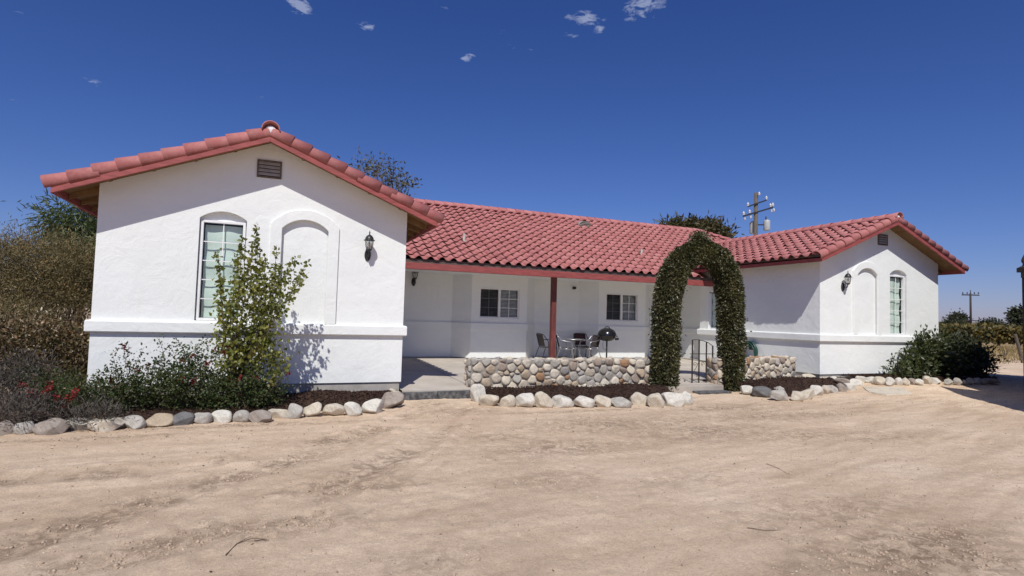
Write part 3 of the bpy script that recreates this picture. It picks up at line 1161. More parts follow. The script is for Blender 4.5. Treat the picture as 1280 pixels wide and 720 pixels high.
# sheathing closing the upper part between the hips
sh = MB()
k = 3.3
sh.add([(XL2, YR, ZR - .05), (XR2, YR, ZR - .05), (XR2 + k, YR - k, ZR - .05 - PM * k), (XL2 - k, YR - k, ZR - .05 - PM * k),
        (XR2 + k, YR + k, ZR - .05 - PM * k), (XL2 - k, YR + k, ZR - .05 - PM * k)], [(0, 1, 2, 3), (0, 1, 4, 5), (1, 2, 4), (0, 3, 5)])
sh.build('sheathing', M['deck'], mroof, fixn=False)
rd = MB()
rg = np.random.default_rng(77)
x = XL2
while x < XR2:
    j = rg.normal(0, .005)
    barrel(rd, (x - .03, YR + j, ZR + .028), (x + .42, YR + j, ZR + .018), (0, 1, 0), (0, 0, 1), .165, .148, -6, 186, 12)
    x += .37
for (xh, sx) in ((XR2, 1), (XL2, -1)):
    for sy in (-1, 1):
        for i in range(8):
            a, b = i * .26, i * .26 + .33
            pa = Vector((xh + sx * b, YR + sy * b, ZR - PM * b + .10))
            pb = Vector((xh + sx * a, YR + sy * a, ZR - PM * a + .075))
            barrel(rd, pa, pb, (-sy, sx, 0), (0, 0, 1), .14, .12, 5, 175, 10)
rd.build('ridge_tiles', M['tile'], mroof, smooth=True, fixn=False)
f = MB()
f.box(WW + .003, 4.185, 2.605, XR - .003, 4.235, 2.785)
f.build('fascia', M['red'], house, bevel=.004)
f = MB()
f.box(WW + .003, 4.215, 2.786, XR - .003, 4.30, 2.895)
f.build('eave_closure', M['bird'], house)
f = MB()
f.box(WW + .003, 4.246, 2.61, XR - .003, 4.40, 2.675)
f.build('porch_beam', M['red'], house)
f = MB()
f.box(10.85, 4.74, -.09, 11.01, 4.90, 2.672)
post = f.build('porch_post', M['redpost'], house, bevel=.012)
f = MB()
f.box(10.835, 4.725, -.09, 11.025, 4.915, .10)
f.build('post_base', M['redpost'], post, bevel=.006)


def roof_pt(px, py):
    d = ray(px, py)
    # plane z = ZE + PM (y - YE)
    t_ = (ZE + PM * (CAM[1] - YE) - CAM[2]) / (d[2] - PM * d[1])
    return CAM + d * t_


c0 = roof_pt(730, 284)
v = MB()
# half-round dormer vent
prof = []
n = 14
Vv = []
for yy, rr in ((0, .26), (.06, .26), (.55, .08)):
    for i in range(n + 1):
        a = math.pi * i / n
        Vv.append((c0[0] + rr * 1.15 * math.cos(a), c0[1] - .12 + yy, c0[2] - .02 + rr * math.sin(a) + (yy * .46 if yy > .1 else 0)))
Fv = [(r * 15 + i, r * 15 + i + 1, r * 15 + 16 + i, r * 15 + 15 + i) for r in range(2) for i in range(n)]
v.add(Vv, Fv)
rv = v.build('roof_vent', M['ventm'], mroof, smooth=True)
v = MB()
for i in range(4):
    z = c0[2] + .0 + i * .06
    hw = 1.15 * math.sqrt(max(.001, .25 ** 2 - (z - c0[2] + .02) ** 2))
    v.add([(c0[0] - hw, c0[1] - .13, z), (c0[0] + hw, c0[1] - .13, z), (c0[0] + hw, c0[1] - .09, z + .035), (c0[0] - hw, c0[1] - .09, z + .035)], [(0, 1, 2, 3)])
v.build('louvre', M['ventm'], rv, fixn=False)
v = MB()
v.add([(c0[0] + 1.1 * .25 * math.cos(math.pi * i / n), c0[1] - .085, c0[2] - .02 + .25 * math.sin(math.pi * i / n)) for i in range(n + 1)], [tuple(range(n + 1))])
v.build('backing', M['dark'], rv, fixn=False)
for (px, py, h) in ((580, 302, .26), (802, 319, .22)):
    c0 = roof_pt(px, py)
    v = MB()
    v.lathe([(.13, -.05), (.10, .03), (.045, .06), (.04, h), (.034, h)], c0, 14)
    v.build('vent_pipe', M['ventm'], mroof, smooth=True)

# ------------------------------------------------------------------ patio slab and steps
pt = MB()
pt.add([(WW + .002, -.14, -.16), (12.98, -.14, -.16), (12.98, 6.75, -.012), (WW + .002, 6.75, -.012),
        (12.98, -.14, -.5), (WW + .002, -.14, -.5)], [(0, 1, 2, 3), (0, 5, 4, 1)])
pt.add([(12.982, .4, -.1483), (XR + .3, .4, -.1483), (XR + .3, 6.75, -.012), (12.982, 6.75, -.012)], [(0, 1, 2, 3)])
m_, t, p, o = base_mat('patio_slab')
c = ramp(t, noise(t, .9, 8, .65), [(.30, (.41, .36, .30)), (.55, (.52, .465, .395)), (.75, (.59, .535, .465))])
c = mixc(t, .6, c, ramp(t, noise(t, 70, 4, .7), [(.35, (.75, .74, .73)), (.6, (1.05, 1.05, 1.05))]), 'MULTIPLY')
stn = ramp(t, noise(t, 3.2, 7, .7, dist=1.0), [(.60, (0, 0, 0)), (.72, (1, 1, 1))])
fm = t.nodes.new('ShaderNodeMath')
fm.operation = 'MULTIPLY'
fm.inputs[1].default_value = .35
t.links.new(stn, fm.inputs[0])
c = mixc(t, fm.outputs[0], c, (.24, .19, .15))
t.links.new(c, p.inputs['Base Color'])
p.inputs['Roughness'].default_value = .9
bump(t, p, noise(t, 50, 6, .7), .35, .006)
setp(pt.build('patio', m_, fixn=False), 'pale concrete patio slab under the porch roof', 'patio', kind='structure')
jt = MB()
for x in (5.9, 7.5):
    pass
for (x0_, y0_, x1_, y1_) in ((WW + .05, 2.3, 12.9, 2.3), (6.72, -.1, 6.72, 6.1), (9.6, 0.6, 9.6, 6.1)):
    zf = lambda y: -.16 + (.148 / 6.89) * (y + .14) + .003
    if x0_ == x1_:
        jt.add([(x0_ - .007, y0_, zf(y0_)), (x0_ + .007, y0_, zf(y0_)), (x0_ + .007, y1_, zf(y1_)), (x0_ - .007, y1_, zf(y1_))], [(0, 1, 2, 3)])
    else:
        jt.add([(x0_, y0_ - .007, zf(y0_)), (x1_, y0_ - .007, zf(y0_)), (x1_, y0_ + .007, zf(y0_)), (x0_, y0_ + .007, zf(y0_))], [(0, 1, 2, 3)])
setp(jt.build('patio_joint', M['step'], fixn=False), 'dark narrow joints sawn across the patio slab', 'joint', kind='structure')


def step_blocks(name, x0, x1, n, y0, y1, ztop, label, seed):
    rg_ = np.random.default_rng(seed)
    t_ = thing(name, label, 'step', ((x0 + x1) / 2, y0, GZ))
    w_ = (x1 - x0) / n
    for i in range(n):
        b = MB()
        j = rg_.normal(0, .006, 3)
        b.box(x0 + i * w_ + .004, y0 + j[0], GZ - .1, x0 + (i + 1) * w_ - .004, y1, ztop + j[1] * .6)
        o_ = b.build('block', M['step'], t_, bevel=.012)
    return t_


step_blocks('patio_step', 5.14, 6.62, 2, -.26, -.142, -.175, 'dark weathered concrete block step below the patio beside the left wing', 3)
step_blocks('patio_step', 12.02, 13.0, 2, -.72, -.46, -.275, 'low dark concrete step on the dirt under the vine arch', 4)
sl = MB()
sl.box(11.3, -.46, -.5, 12.98, -.139, -.168)
setp(sl.build('threshold', M['concrete'], bevel=.01), 'concrete threshold between the legs of the vine arch', 'threshold', kind='structure')


# ------------------------------------------------------------------ stone walls
def stone_face(mb, Lx, Hz, fn, rg_, rad=(.034, .104), depth=.05, tops=None):
    """cobbles packed on a Lx by Hz rectangle; fn(u, v, d) maps to the world, d outward"""
    pts, rr = [], []
    for r in np.linspace(rad[1], rad[0], 30):
        for k in range(300):
            u, v_ = rg_.uniform(r * .7, Lx - r * .7), rg_.uniform(r * .6, Hz - r * .6)
            if all(((u - a) / 1.32) ** 2 + (v_ - b) ** 2 > ((r + q) * .86) ** 2 for (a, b), q in zip(pts, rr)):
                pts.append((u, v_))
                rr.append(r)
    Pn, Rn = np.array(pts), np.array(rr)
    n = 18
    for i in range(len(Pn)):
        d = Pn - Pn[i]
        dist2 = (d ** 2).sum(1)
        near = [j for j in np.argsort(dist2)[1:14]]
        rads = []
        for k in range(n):
            a = 2 * math.pi * k / n
            dr = np.array([math.cos(a), math.sin(a)])
            best = Rn[i] * 2.1
            for j in near:
                q = d[j] @ dr
                if q > 1e-6:
                    best = min(best, (dist2[j] + Rn[i] ** 2 - Rn[j] ** 2) / (2 * q))
            if dr[0] > 1e-6: best = min(best, (Lx - Pn[i][0]) / dr[0])
            if dr[0] < -1e-6: best = min(best, -Pn[i][0] / dr[0])
            if dr[1] > 1e-6: best = min(best, (Hz - Pn[i][1]) / dr[1])
            if dr[1] < -1e-6: best = min(best, -Pn[i][1] / dr[1])
            rads.append(max(.015, best))
        rads = np.array(rads) * (1 - .12 * np.abs(np.sin(np.arange(n) * 2 * math.pi / n * rg_.integers(1, 4) / 2 + rg_.uniform(0, 6))))
        sm = rads.copy()
        for _ in range(2):
            sm = np.minimum(rads, .5 * sm + .25 * (np.roll(sm, 1) + np.roll(sm, -1)))
        sm = sm * .985
        dep = depth * rg_.uniform(.6, 1.25)
        tilt = rg_.normal(0, .16, 2)
        V = []
        for (s_, h) in ((1.0, -.01), (.975, .48), (.86, .82), (.62, .96), (.3, 1.0)):
            for k in range(n):
                a = 2 * math.pi * k / n
                u, v_ = sm[k] * s_ * math.cos(a), sm[k] * s_ * math.sin(a)
                hh = dep * h + (tilt[0] * u + tilt[1] * v_) * (h > 0) + (rg_.normal(0, .0035) if h > 0 else 0)
                V.append(fn(Pn[i][0] + u, Pn[i][1] + v_, hh))
        V.append(fn(Pn[i][0], Pn[i][1], dep * 1.01))
        Fq = []
        for r in range(4):
            for k in range(n):
                Fq.append((r * n + k, r * n + (k + 1) % n, (r + 1) * n + (k + 1) % n, (r + 1) * n + k))
        for k in range(n):
            Fq.append((4 * n + k, 4 * n + (k + 1) % n, 5 * n))
        mb.add(V, Fq)


m_, t, p, o = base_mat('mixed_field_stone')
c = ramp(t, island(t), [(0, (.46, .40, .32)), (.13, (.34, .315, .28)), (.25, (.54, .48, .40)), (.38, (.37, .295, .22)), (.50, (.28, .26, .24)), (.60, (.45, .405, .34)),
                        (.70, (.52, .46, .37)), (.80, (.28, .225, .185)), (.88, (.39, .365, .335)), (.955, (.30, .18, .105))], 'CONSTANT')
c = mixc(t, .85, c, ramp(t, noise(t, 11, 8, .68, dist=.7), [(.28, (.72, .68, .63)), (.5, (1.12, 1.11, 1.08)), (.74, (1.36, 1.34, 1.28))]), 'MULTIPLY')
t.links.new(c, p.inputs['Base Color'])
p.inputs['Roughness'].default_value = .88
p.inputs['Specular IOR Level'].default_value = .25
b1 = bump(t, p, noise(t, 16, 7, .6), .5, .02)
bump(t, p, noise(t, 110, 4, .7), .4, .004, b1)
M['fieldstone'] = m_


def stone_wall(p0, p1, zb, zt, th, label, seed):
    rg_ = np.random.default_rng(seed)
    p0, p1 = Vector((*p0, 0)), Vector((*p1, 0))
    ln = (p1 - p0).length
    u_ = (p1 - p0).normalized()
    n_ = Vector((u_.y, -u_.x, 0))        # towards the yard
    H = zt - zb
    t_ = thing('stone_wall', label, 'wall', ((p0.x + p1.x) / 2, (p0.y + p1.y) / 2, zb))
    core = MB()
    A = [p0 - n_ * th + Vector((0, 0, zb - .1)), p1 - n_ * th + Vector((0, 0, zb - .1)), p1 + Vector((0, 0, zb - .1)), p0 + Vector((0, 0, zb - .1))]
    B = [v + Vector((0, 0, H + .085)) for v in A]
    core.add(A + B, [(0, 3, 2, 1), (4, 5, 6, 7), (0, 1, 5, 4), (1, 2, 6, 5), (2, 3, 7, 6), (3, 0, 4, 7)])
    core.build('mortar', M['mortar'], t_)
    st = MB()
    up = Vector((0, 0, 1))
    stone_face(st, ln, H, lambda u, v_, d: p0 + u_ * u + n_ * d + up * (zb + v_), rg_)
    for (q, sg) in ((p0, -1), (p1, 1)):
        stone_face(st, th, H, lambda u, v_, d: q - n_ * u + u_ * (sg * d) + up * (zb + v_), rg_)
    stone_face(st, ln, th, lambda u, v_, d: p0 + u_ * u - n_ * v_ + up * (zt - .02 + d), rg_, (.06, .12), .03)
    st.build('stones', M['fieldstone'], t_, smooth=True)
    return t_


stone_wall((6.66, .06), (11.45, .06), GZ - .02, .435, .34, 'long low cobblestone wall in front of the porch, left of the vine arch', 8)
stone_wall((13.0, -.22), (16.30, .36), GZ - .02, .46, .32, 'short low cobblestone wall right of the vine arch beside the white side wall', 12)

# ------------------------------------------------------------------ rocks of the bed edgings
ORD = ['first', 'second', 'third', 'fourth', 'fifth', 'sixth', 'seventh', 'eighth', 'ninth', 'tenth', 'eleventh', 'twelfth', 'thirteenth', 'fourteenth', 'fifteenth',
       'sixteenth', 'seventeenth', 'eighteenth', 'nineteenth', 'twentieth', 'twenty-first', 'twenty-second']


def rock(px, base, w, h, colour, label, group, seed, shape='round', z=GZ):
    rg_ = np.random.default_rng(seed)
    c = at(px, base, 'Z', z)
    dist = np.linalg.norm(c - CAM)
    dep = (c - CAM) @ np.array(FWD)
    wx, hz = w * dep / FPX, h * dep / FPX
    wy = min(wx * rg_.uniform(.7, .95), .5)
    # visible height includes a little of the top face
    hz = max(.05, hz * .96)
    bm = bmesh.new()
    bmesh.ops.create_icosphere(bm, subdivisions=4, radius=1)
    dirs = rg_.normal(0, 1, (7, 3))
    dirs /= np.linalg.norm(dirs, axis=1)[:, None]
    flat = rg_.uniform(.60, .90, 7)
    ph = rg_.uniform(0, 6, (3, 3))
    ex = 2.5 if shape != 'flat' else 3.0
    yaw = -YAW * .9 + rg_.normal(0, .12)
    cy_, sy_ = math.cos(yaw), math.sin(yaw)
    tilt = rg_.normal(0, .10)
    n = np.array([v.co for v in bm.verts])
    q = n * ((np.abs(n) ** ex).sum(1) ** (-1 / ex))[:, None]
    for d_, f_ in zip(dirs, flat):
        k_ = q @ d_
        q = q - d_[None] * (np.maximum(k_ - f_, 0) * .93)[:, None]
    x, y, w_ = q.T
    q = q * (1 + .05 * np.sin(2.3 * x + ph[0, 0]) * np.sin(2.1 * y + ph[0, 1]) + .035 * np.sin(5 * x + ph[1, 0]) * np.sin(4.4 * w_ + ph[1, 1])
             + .018 * np.sin(11 * x + ph[2, 0]) * np.sin(9 * y + ph[2, 1]) * np.sin(10 * w_ + ph[2, 2]))[:, None]
    x, y, zz = q[:, 0] * wx / 2 * 1.03, q[:, 1] * wy / 2, q[:, 2] * hz * .62
    zz = zz + x * tilt * (hz / wx) + hz * .42
    co = np.stack([x * cy_ - y * sy_, x * sy_ + y * cy_, zz], -1)
    me = bpy.data.meshes.new('border_rock')
    bm.to_mesh(me)
    bm.free()
    me.vertices.foreach_set('co', co.ravel())
    me.update()
    me.polygons.foreach_set('use_smooth', np.ones(len(me.polygons), dtype=bool))
    me.materials.append(ROCK[colour])
    o = bpy.data.objects.new('border_rock', me)
    back = np.array([FWD.x, FWD.y, 0]) * (wy / 2 * .8)
    o.location = (c[0] + back[0], c[1] + back[1], z)
    COL.objects.link(o)
    setp(o, label, 'rock', group)
    return o


BED_A = [(1, 545, 22, 18, 'brown'), (24, 544.5, 23, 18, 'grey'), (55, 545.5, 38, 21, 'brown'), (89, 540.5, 33, 16, 'grey'), (123, 540.5, 42, 18, 'cream'), (161, 537, 28, 16, 'grey'),
         (191, 534.5, 33, 15.5, 'tan'), (222, 532.5, 30, 16, 'dark grey'), (247, 530.5, 24, 14.5, 'grey'), (274, 529, 29, 14.5, 'white'), (297, 528.5, 21, 14.5, 'grey'), (321, 529, 27, 15, 'brown'),
         (343, 524, 25, 13, 'cream'), (364, 523.5, 24, 18, 'grey'), (388, 521, 24, 17.5, 'cream'), (413.5, 520.5, 26, 14.5, 'cream'), (438, 519.5, 24, 16, 'white'), (464, 517, 27, 16.5, 'white'),
         (487, 511, 31, 20, 'brown')]
for i, (px, b, w, h, c) in enumerate(BED_A):
    nx_ = ORD[i]
    rock(px, b, w, h, c, '%s rock, %s from the left end of the stone edging below the rose bushes' % (c, nx_), 'rocks edging the left flower bed', 100 + i)
rock(492, 499, 19, 13, 'cream', 'cream rock behind the big speckled rock at the patio end of the left edging', 'rocks edging the left flower bed', 141)
rock(488, 490, 17, 10, 'white', 'small pale rock against the corner of the left wing by the patio', 'rocks edging the left flower bed', 142)
BED_B = [(597, 503, 21, 22, 'white'), (611, 508, 26, 15, 'cream'), (633, 509, 21, 15, 'cream'), (656, 509, 25, 17, 'white'), (680, 510, 22, 19.5, 'cream'), (704.5, 509.5, 28, 14.5, 'white'),
         (731, 510, 27, 14.5, 'white'), (754, 510, 21, 15.5, 'cream'), (778, 510, 26, 12, 'grey'), (800, 507, 23, 15.5, 'cream'), (821, 509.5, 22, 17, 'cream'), (843, 508, 29, 18, 'white'), (860, 505.5, 17, 17, 'white')]
for i, (px, b, w, h, c) in enumerate(BED_B):
    rock(px, b, w, h, c, '%s rock, %s from the left in the edging below the long cobblestone wall' % (c, ORD[i]), 'rocks edging the middle bed', 200 + i)
BED_C = [(936, 494, 19, 11.5, 'white'), (956, 497, 25, 13, 'dark grey'), (977, 501, 23, 13, 'grey'), (998, 501, 18, 12.5, 'cream'), (1011.6, 499, 19, 13.5, 'cream'), (1023, 494.5, 17, 12.5, 'white'),
         (1034.5, 493, 12, 11, 'cream'), (1043, 491.5, 13, 10, 'grey'), (1054, 490, 12, 10.5, 'brown'), (1065, 489, 16, 10.5, 'white'), (1073, 486, 15, 12, 'white')]
for i, (px, b, w, h, c) in enumerate(BED_C):
    rock(px, b, w, h, c, '%s rock, %s from the left edging the mulch bed right of the arch' % (c, ORD[i]), 'rocks edging the bed right of the arch', 300 + i)
rock(976, 493, 14, 10, 'grey', 'small grey rock stacked behind the dark grey one right of the arch', 'rocks edging the bed right of the arch', 330)
BACK_C = [(1014, 476, 18, 8.5, 'cream'), (1031, 477, 17, 7, 'cream'), (1046, 478, 14, 7, 'white'), (1056, 480, 17, 7, 'brown'), (1064, 474, 16, 9, 'cream'), (1078, 477.5, 13, 7.5, 'white')]
for i, (px, b, w, h, c) in enumerate(BACK_C):
    rock(px, b, w, h, c, '%s rock, %s from the cobblestone wall in the back row by the house corner' % (c, ORD[i]), 'rocks along the right wing corner', 350 + i, z=-.2)
BED_D = [(1090, 478.5, 13.5, 7.5, 'white'), (1102, 480.5, 13, 9.5, 'cream'), (1116, 481.5, 14, 9.5, 'white'), (1125.5, 481, 10, 8.5, 'white'), (1134, 481, 11.5, 9, 'cream'), (1143, 480.5, 10, 7.5, 'brown'),
         (1151, 481, 12, 7, 'white'), (1161.5, 480, 13, 10, 'cream'), (1173, 480, 19, 7.5, 'white'), (1188, 480.5, 9.5, 7.5, 'grey'), (1200, 480.5, 11, 7.5, 'grey'), (1208, 480.5, 8, 6.5, 'grey'),
         (1215, 480, 9.5, 7.5, 'grey'), (1223.5, 479.5, 9.5, 7, 'grey'), (1232, 479.5, 9.5, 6.5, 'brown'), (1245, 479.5, 18, 6.5, 'brown')]
for i, (px, b, w, h, c) in enumerate(BED_D):
    rock(px, b, w, h, c, '%s rock, %s from the left in the row before the right wing shrubs' % (c, ORD[i]), 'rocks before the right wing', 400 + i, z=-.19)
fl = MB()  # thin slab standing in for a patch of paler ground
c0 = [at(px, py, 'Z', -.2) for px, py in ((1078, 481), (1128, 483), (1140, 487), (1108, 488), (1086, 485))]
fl.add([(p[0], p[1], -.4) for p in c0] + [(p[0], p[1], float(ground_z(np.array([p[0]]), np.array([p[1]]))[0]) + .022) for p in c0], [(4, 3, 2, 1, 0), (5, 6, 7, 8, 9)] + [(i, (i + 1) % 5, 5 + (i + 1) % 5, 5 + i) for i in range(5)])
setp(fl.build('pale_patch', ROCK['cream'], bevel=.015), 'flat pale patch of ground before the right wing', 'pale_patch')

# ------------------------------------------------------------------ mulch beds
m_, t, p, o = base_mat('brown_bark_mulch')
c = ramp(t, noise(t, 38, 7, .75), [(.3, (.022, .013, .010)), (.5, (.055, .032, .024)), (.72, (.11, .068, .05))])
c = mixc(t, .6, c, ramp(t, island(t), [(0, (.6, .6, .6)), (1, (1.5, 1.45, 1.4))]), 'MULTIPLY')
t.links.new(c, p.inputs['Base Color'])
p.inputs['Roughness'].default_value = .95
p.inputs['Specular IOR Level'].default_value = .15
bump(t, p, noise(t, 50, 6, .8), 1.0, .03)
M['mulch'] = m_


def bed(name, front, backl, zf, zbk, label, seed, chips):
    """mulch between two polylines of ground points (front and back, equal length)"""
    n, k = len(front), 14
    ff = np.array(front)
    bb = np.array(backl)
    tt = np.linspace(0, n - 1, n * 10)
    fi = np.stack([np.interp(tt, range(n), ff[:, i]) for i in (0, 1)], -1)
    bi = np.stack([np.interp(tt, range(n), bb[:, i]) for i in (0, 1)], -1)
    V, Fb = [], []
    for a, b in zip(fi, bi):
        for j in range(k):
            s_ = j / (k - 1)
            q = a * (1 - s_) + b * s_
            z = zf + (zbk - zf) * min(1, s_ * 1.6) ** .8 + .05 * fbm(np.array([q[0] * 2.5]), np.array([q[1] * 2.5]), seed, 4)[0]
            if j == 0:
                z = zf - .05
            V.append((q[0], q[1], z))
    for i in range(len(fi) - 1):
        for j in range(k - 1):
            Fb.append((i * k + j, (i + 1) * k + j, (i + 1) * k + j + 1, i * k + j + 1))
    o_ = mesh_obj(name, V, Fb, M['mulch'], smooth=True)
    setp(o_, label, 'mulch', kind='structure')
    rg_ = np.random.default_rng(seed)
    A = np.array(V).reshape(len(fi), k, 3)
    cv_, cf_ = [], []
    for _ in range(chips):
        i, j = rg_.integers(0, len(fi) - 1), rg_.integers(0, k - 1)
        s_, r_ = rg_.random(2)
        q = A[i, j] * (1 - s_) * (1 - r_) + A[i + 1, j] * s_ * (1 - r_) + A[i, j + 1] * (1 - s_) * r_ + A[i + 1, j + 1] * s_ * r_
        e = Euler(rg_.normal(0, .5, 3).tolist())
        e.z = rg_.uniform(0, 6.28)
        Rm = e.to_matrix()
        a, b, c_ = rg_.uniform(.012, .035), rg_.uniform(.006, .014), rg_.uniform(.002, .006)
        bi_ = len(cv_)
        for (x, y, zz) in ((-a, -b, 0), (a, -b * .6, 0), (a * .9, b, 0), (-a, b * .7, 0)):
            cv_.append(tuple(Vector(q) + Rm @ Vector((x, y, zz)) + Vector((0, 0, .012))))
        for (x, y, zz) in ((-a, -b, c_), (a, -b * .6, c_), (a * .9, b, c_), (-a, b * .7, c_)):
            cv_.append(tuple(Vector(q) + Rm @ Vector((x, y, zz)) + Vector((0, 0, .012))))
        cf_ += [(bi_, bi_ + 3, bi_ + 2, bi_ + 1), (bi_ + 4, bi_ + 5, bi_ + 6, bi_ + 7)] + [(bi_ + q_, bi_ + (q_ + 1) % 4, bi_ + 4 + (q_ + 1) % 4, bi_ + 4 + q_) for q_ in range(4)]
    setp(mesh_obj('bark_chips', cv_, cf_, M['mulch']), label.replace('mulch bed', 'bark chips strewn over the bed'), 'bark chips', kind='stuff')


G2 = lambda px, py: tuple(at(px, py, 'Z', GZ)[:2])
bed('mulch_bed', [(-9, -3.2), (-3, -2.75)] + [G2(*q) for q in ((10, 540), (123, 534), (222, 527), (321, 523), (413, 514), (478, 508), (500, 495))],
    [(-9, 1.4), (-3, .9), (-.5, .03), (.5, .03), (1.6, .03), (2.6, .03), (3.7, .03), (4.6, .03), (5.1, .0)], GZ + .03, -.17, 'dark brown mulch bed along the left wing', 61, 5200)
bed('mulch_bed', [G2(*q) for q in ((594, 497), (620, 504), (700, 505), (780, 506), (850, 500))], [(6.72, .02), (7.6, .02), (8.9, .02), (10.2, .02), (11.4, .02)], GZ + .03, GZ + .17,
    'dark brown mulch bed below the long cobblestone wall', 62, 2600)
bed('mulch_bed', [G2(*q) for q in ((934, 490), (960, 494), (995, 496), (1030, 489), (1066, 484))], [(13.05, -.3), (14.0, -.08), (15.0, .1), (16.2, .3), (17.9, -.02)], GZ + .03, -.10,
    'dark brown mulch bed below the short cobblestone wall', 63, 2000)
bed('mulch_bed', [tuple(at(px, py, 'Z', -.19)[:2]) for px, py in ((1080, 476), (1110, 478), (1150, 478), (1190, 478), (1250, 477))], [(17.6, .03), (19, .03), (20.6, .03), (22, .03), (26.2, 1.6)], -.17, -.03,
    'narrow dark mulch bed along the right wing', 64, 1500)

# loose pebbles and clods on the dirt
rg = np.random.default_rng(91)
ico = bmesh.new()
bmesh.ops.create_icosphere(ico, subdivisions=1, radius=1)
iv = np.array([v.co for v in ico.verts])
if_ = np.array([[v.index for v in f.verts] for f in ico.faces])
ico.free()


def scatter_stones(name, n, mat, smin, smax, label, cat, seed, bias=None):
    rg_ = np.random.default_rng(seed)
    x, y = rg_.uniform(-4, 22, n * 14), rg_.uniform(-10.2, -.9, n * 14)
    k = (y < -2.4) | (rg_.random(n * 14) > .2)
    if bias is not None:
        k &= rg_.random(n * 14) < bias(x, y)
    x, y = x[k][:n], y[k][:n]
    n = len(x)
    s_ = smin + (smax - smin) * rg_.random(n) ** 3.5
    sc = s_[:, None] * rg_.uniform(.6, 1.2, (n, 3)) * np.array([1, 1, .75])
    a = rg_.uniform(0, 6.28, n)
    V = (iv[None] * (1 + rg_.normal(0, .16, (n, len(iv), 1)))) * sc[:, None]
    V = np.stack([V[..., 0] * np.cos(a)[:, None] - V[..., 1] * np.sin(a)[:, None], V[..., 0] * np.sin(a)[:, None] + V[..., 1] * np.cos(a)[:, None], V[..., 2]], -1)
    V += np.stack([x, y, ground_z(x, y) + sc[:, 2] * .1], -1)[:, None]
    F4 = (if_[None] + (np.arange(n) * len(iv))[:, None, None]).reshape(-1, 3)
    setp(mesh_obj(name, V.reshape(-1, 3), F4, mat), label, cat, kind='stuff')


m_, t, p, o = base_mat('loose_pebble')
c = ramp(t, island(t), [(0, (.26, .19, .135)), (.5, (.40, .31, .23)), (.8, (.50, .43, .35)), (.93, (.62, .58, .52)), (1, (.15, .11, .085))])
t.links.new(c, p.inputs['Base Color'])
p.inputs['Roughness'].default_value = .95
M['pebble'] = m_
def clump(x, y):
    return np.clip(.02 + 1.5 * np.clip(churn(x, y) - .22, 0, 1) * np.clip(.5 + 3 * fbm(x * 2.2, y * 2.2, 171, 3), .05, 1.5), .01, 1)


scatter_stones('pebbles', 26000, M['pebble'], .002, .011, 'tiny loose pebbles and grit scattered over the dirt yard', 'pebbles', 92)
M['clod'] = nmat('dirt_clod', (.36, .27, .195), (.50, .385, .285), 25, .95, .5, 150, .004, spec=.12)
scatter_stones('dirt_clods', 15000, M['clod'], .004, .019, 'small crumbs of tan dirt in the churned parts of the yard', 'clods', 93, clump)


# ------------------------------------------------------------------ foliage
def leaves(pts, size, rg_, dirs=None, up=.35, aspect=.55, jitter=.35, droop=0.0):
    """one folded four-vertex leaf per point"""
    n = len(pts)
    pts = np.asarray(pts, float)
    d = rg_.normal(0, 1, (n, 3)) if dirs is None else np.asarray(dirs, float) + rg_.normal(0, .55, (n, 3))
    d[:, 2] += up
    d[:, 2] -= droop
    d /= np.linalg.norm(d, axis=1)[:, None] + 1e-9
    r = rg_.normal(0, 1, (n, 3))
    sd = np.cross(d, r)
    sd /= np.linalg.norm(sd, axis=1)[:, None] + 1e-9
    nn = np.cross(sd, d)
    s_ = size * (1 + rg_.uniform(-jitter, jitter, n))[:, None]
    w = s_ * aspect * .5
    V = np.empty((n, 6, 3))
    V[:, 0] = pts
    V[:, 1] = pts + d * s_ * .45 + sd * w + nn * s_ * .10
    V[:, 2] = pts + d * s_ + nn * s_ * -.05
    V[:, 3] = pts + d * s_ * .45 - sd * w + nn * s_ * .10
    V[:, 4] = pts + d * s_ * .5
    V[:, 5] = pts + d * s_ * .5
    V = V[:, :5]
    base = (np.arange(n) * 5)[:, None]
    F_ = np.concatenate([base + np.array([[0, 1, 4]]), base + np.array([[1, 2, 4]]), base + np.array([[2, 3, 4]]), base + np.array([[3, 0, 4]])])
    return V.reshape(-1, 3), F_


def clusters(centre, rad, ncl, per, cr, rg_, shell=.5, flat=1.0):
    """clumpy cloud of points in an ellipsoid"""
    c = rg_.normal(0, 1, (ncl, 3))
    c /= np.linalg.norm(c, axis=1)[:, None]
    c *= (shell + (1 - shell) * rg_.random((ncl, 1)) ** .6) * rg_.uniform(.75, 1.12, (ncl, 1))
    c = c * np.array(rad) + np.array(centre)
    pts = np.repeat(c, per, axis=0) + rg_.normal(0, 1, (ncl * per, 3)) * cr * np.array([1, 1, flat]) * rg_.uniform(.6, 1.3, (ncl * per, 1))
    dirs = pts - np.repeat(c, per, axis=0)
    dirs /= np.linalg.norm(dirs, axis=1)[:, None] + 1e-9
    return pts, dirs, c


def limb_tubes(mb, base, targets, r0, rg_, n=6, wob=.08, seg=7):
    for tg in targets:
        tg = np.array(tg)
        b = np.array(base)
        ln = np.linalg.norm(tg - b)
        pts = []
        w1 = rg_.normal(0, wob * ln, 3)
        for i in range(seg):
            s_ = i / (seg - 1)
            q = b + (tg - b) * s_ + w1 * math.sin(math.pi * s_) * np.array([1, 1, .3])
            q[2] = b[2] + (tg[2] - b[2]) * (s_ ** .85) + w1[2] * .3 * math.sin(math.pi * s_)
            pts.append(q)
        mb.tube(pts, [r0 * (1 - .82 * i / (seg - 1)) for i in range(seg)], n)


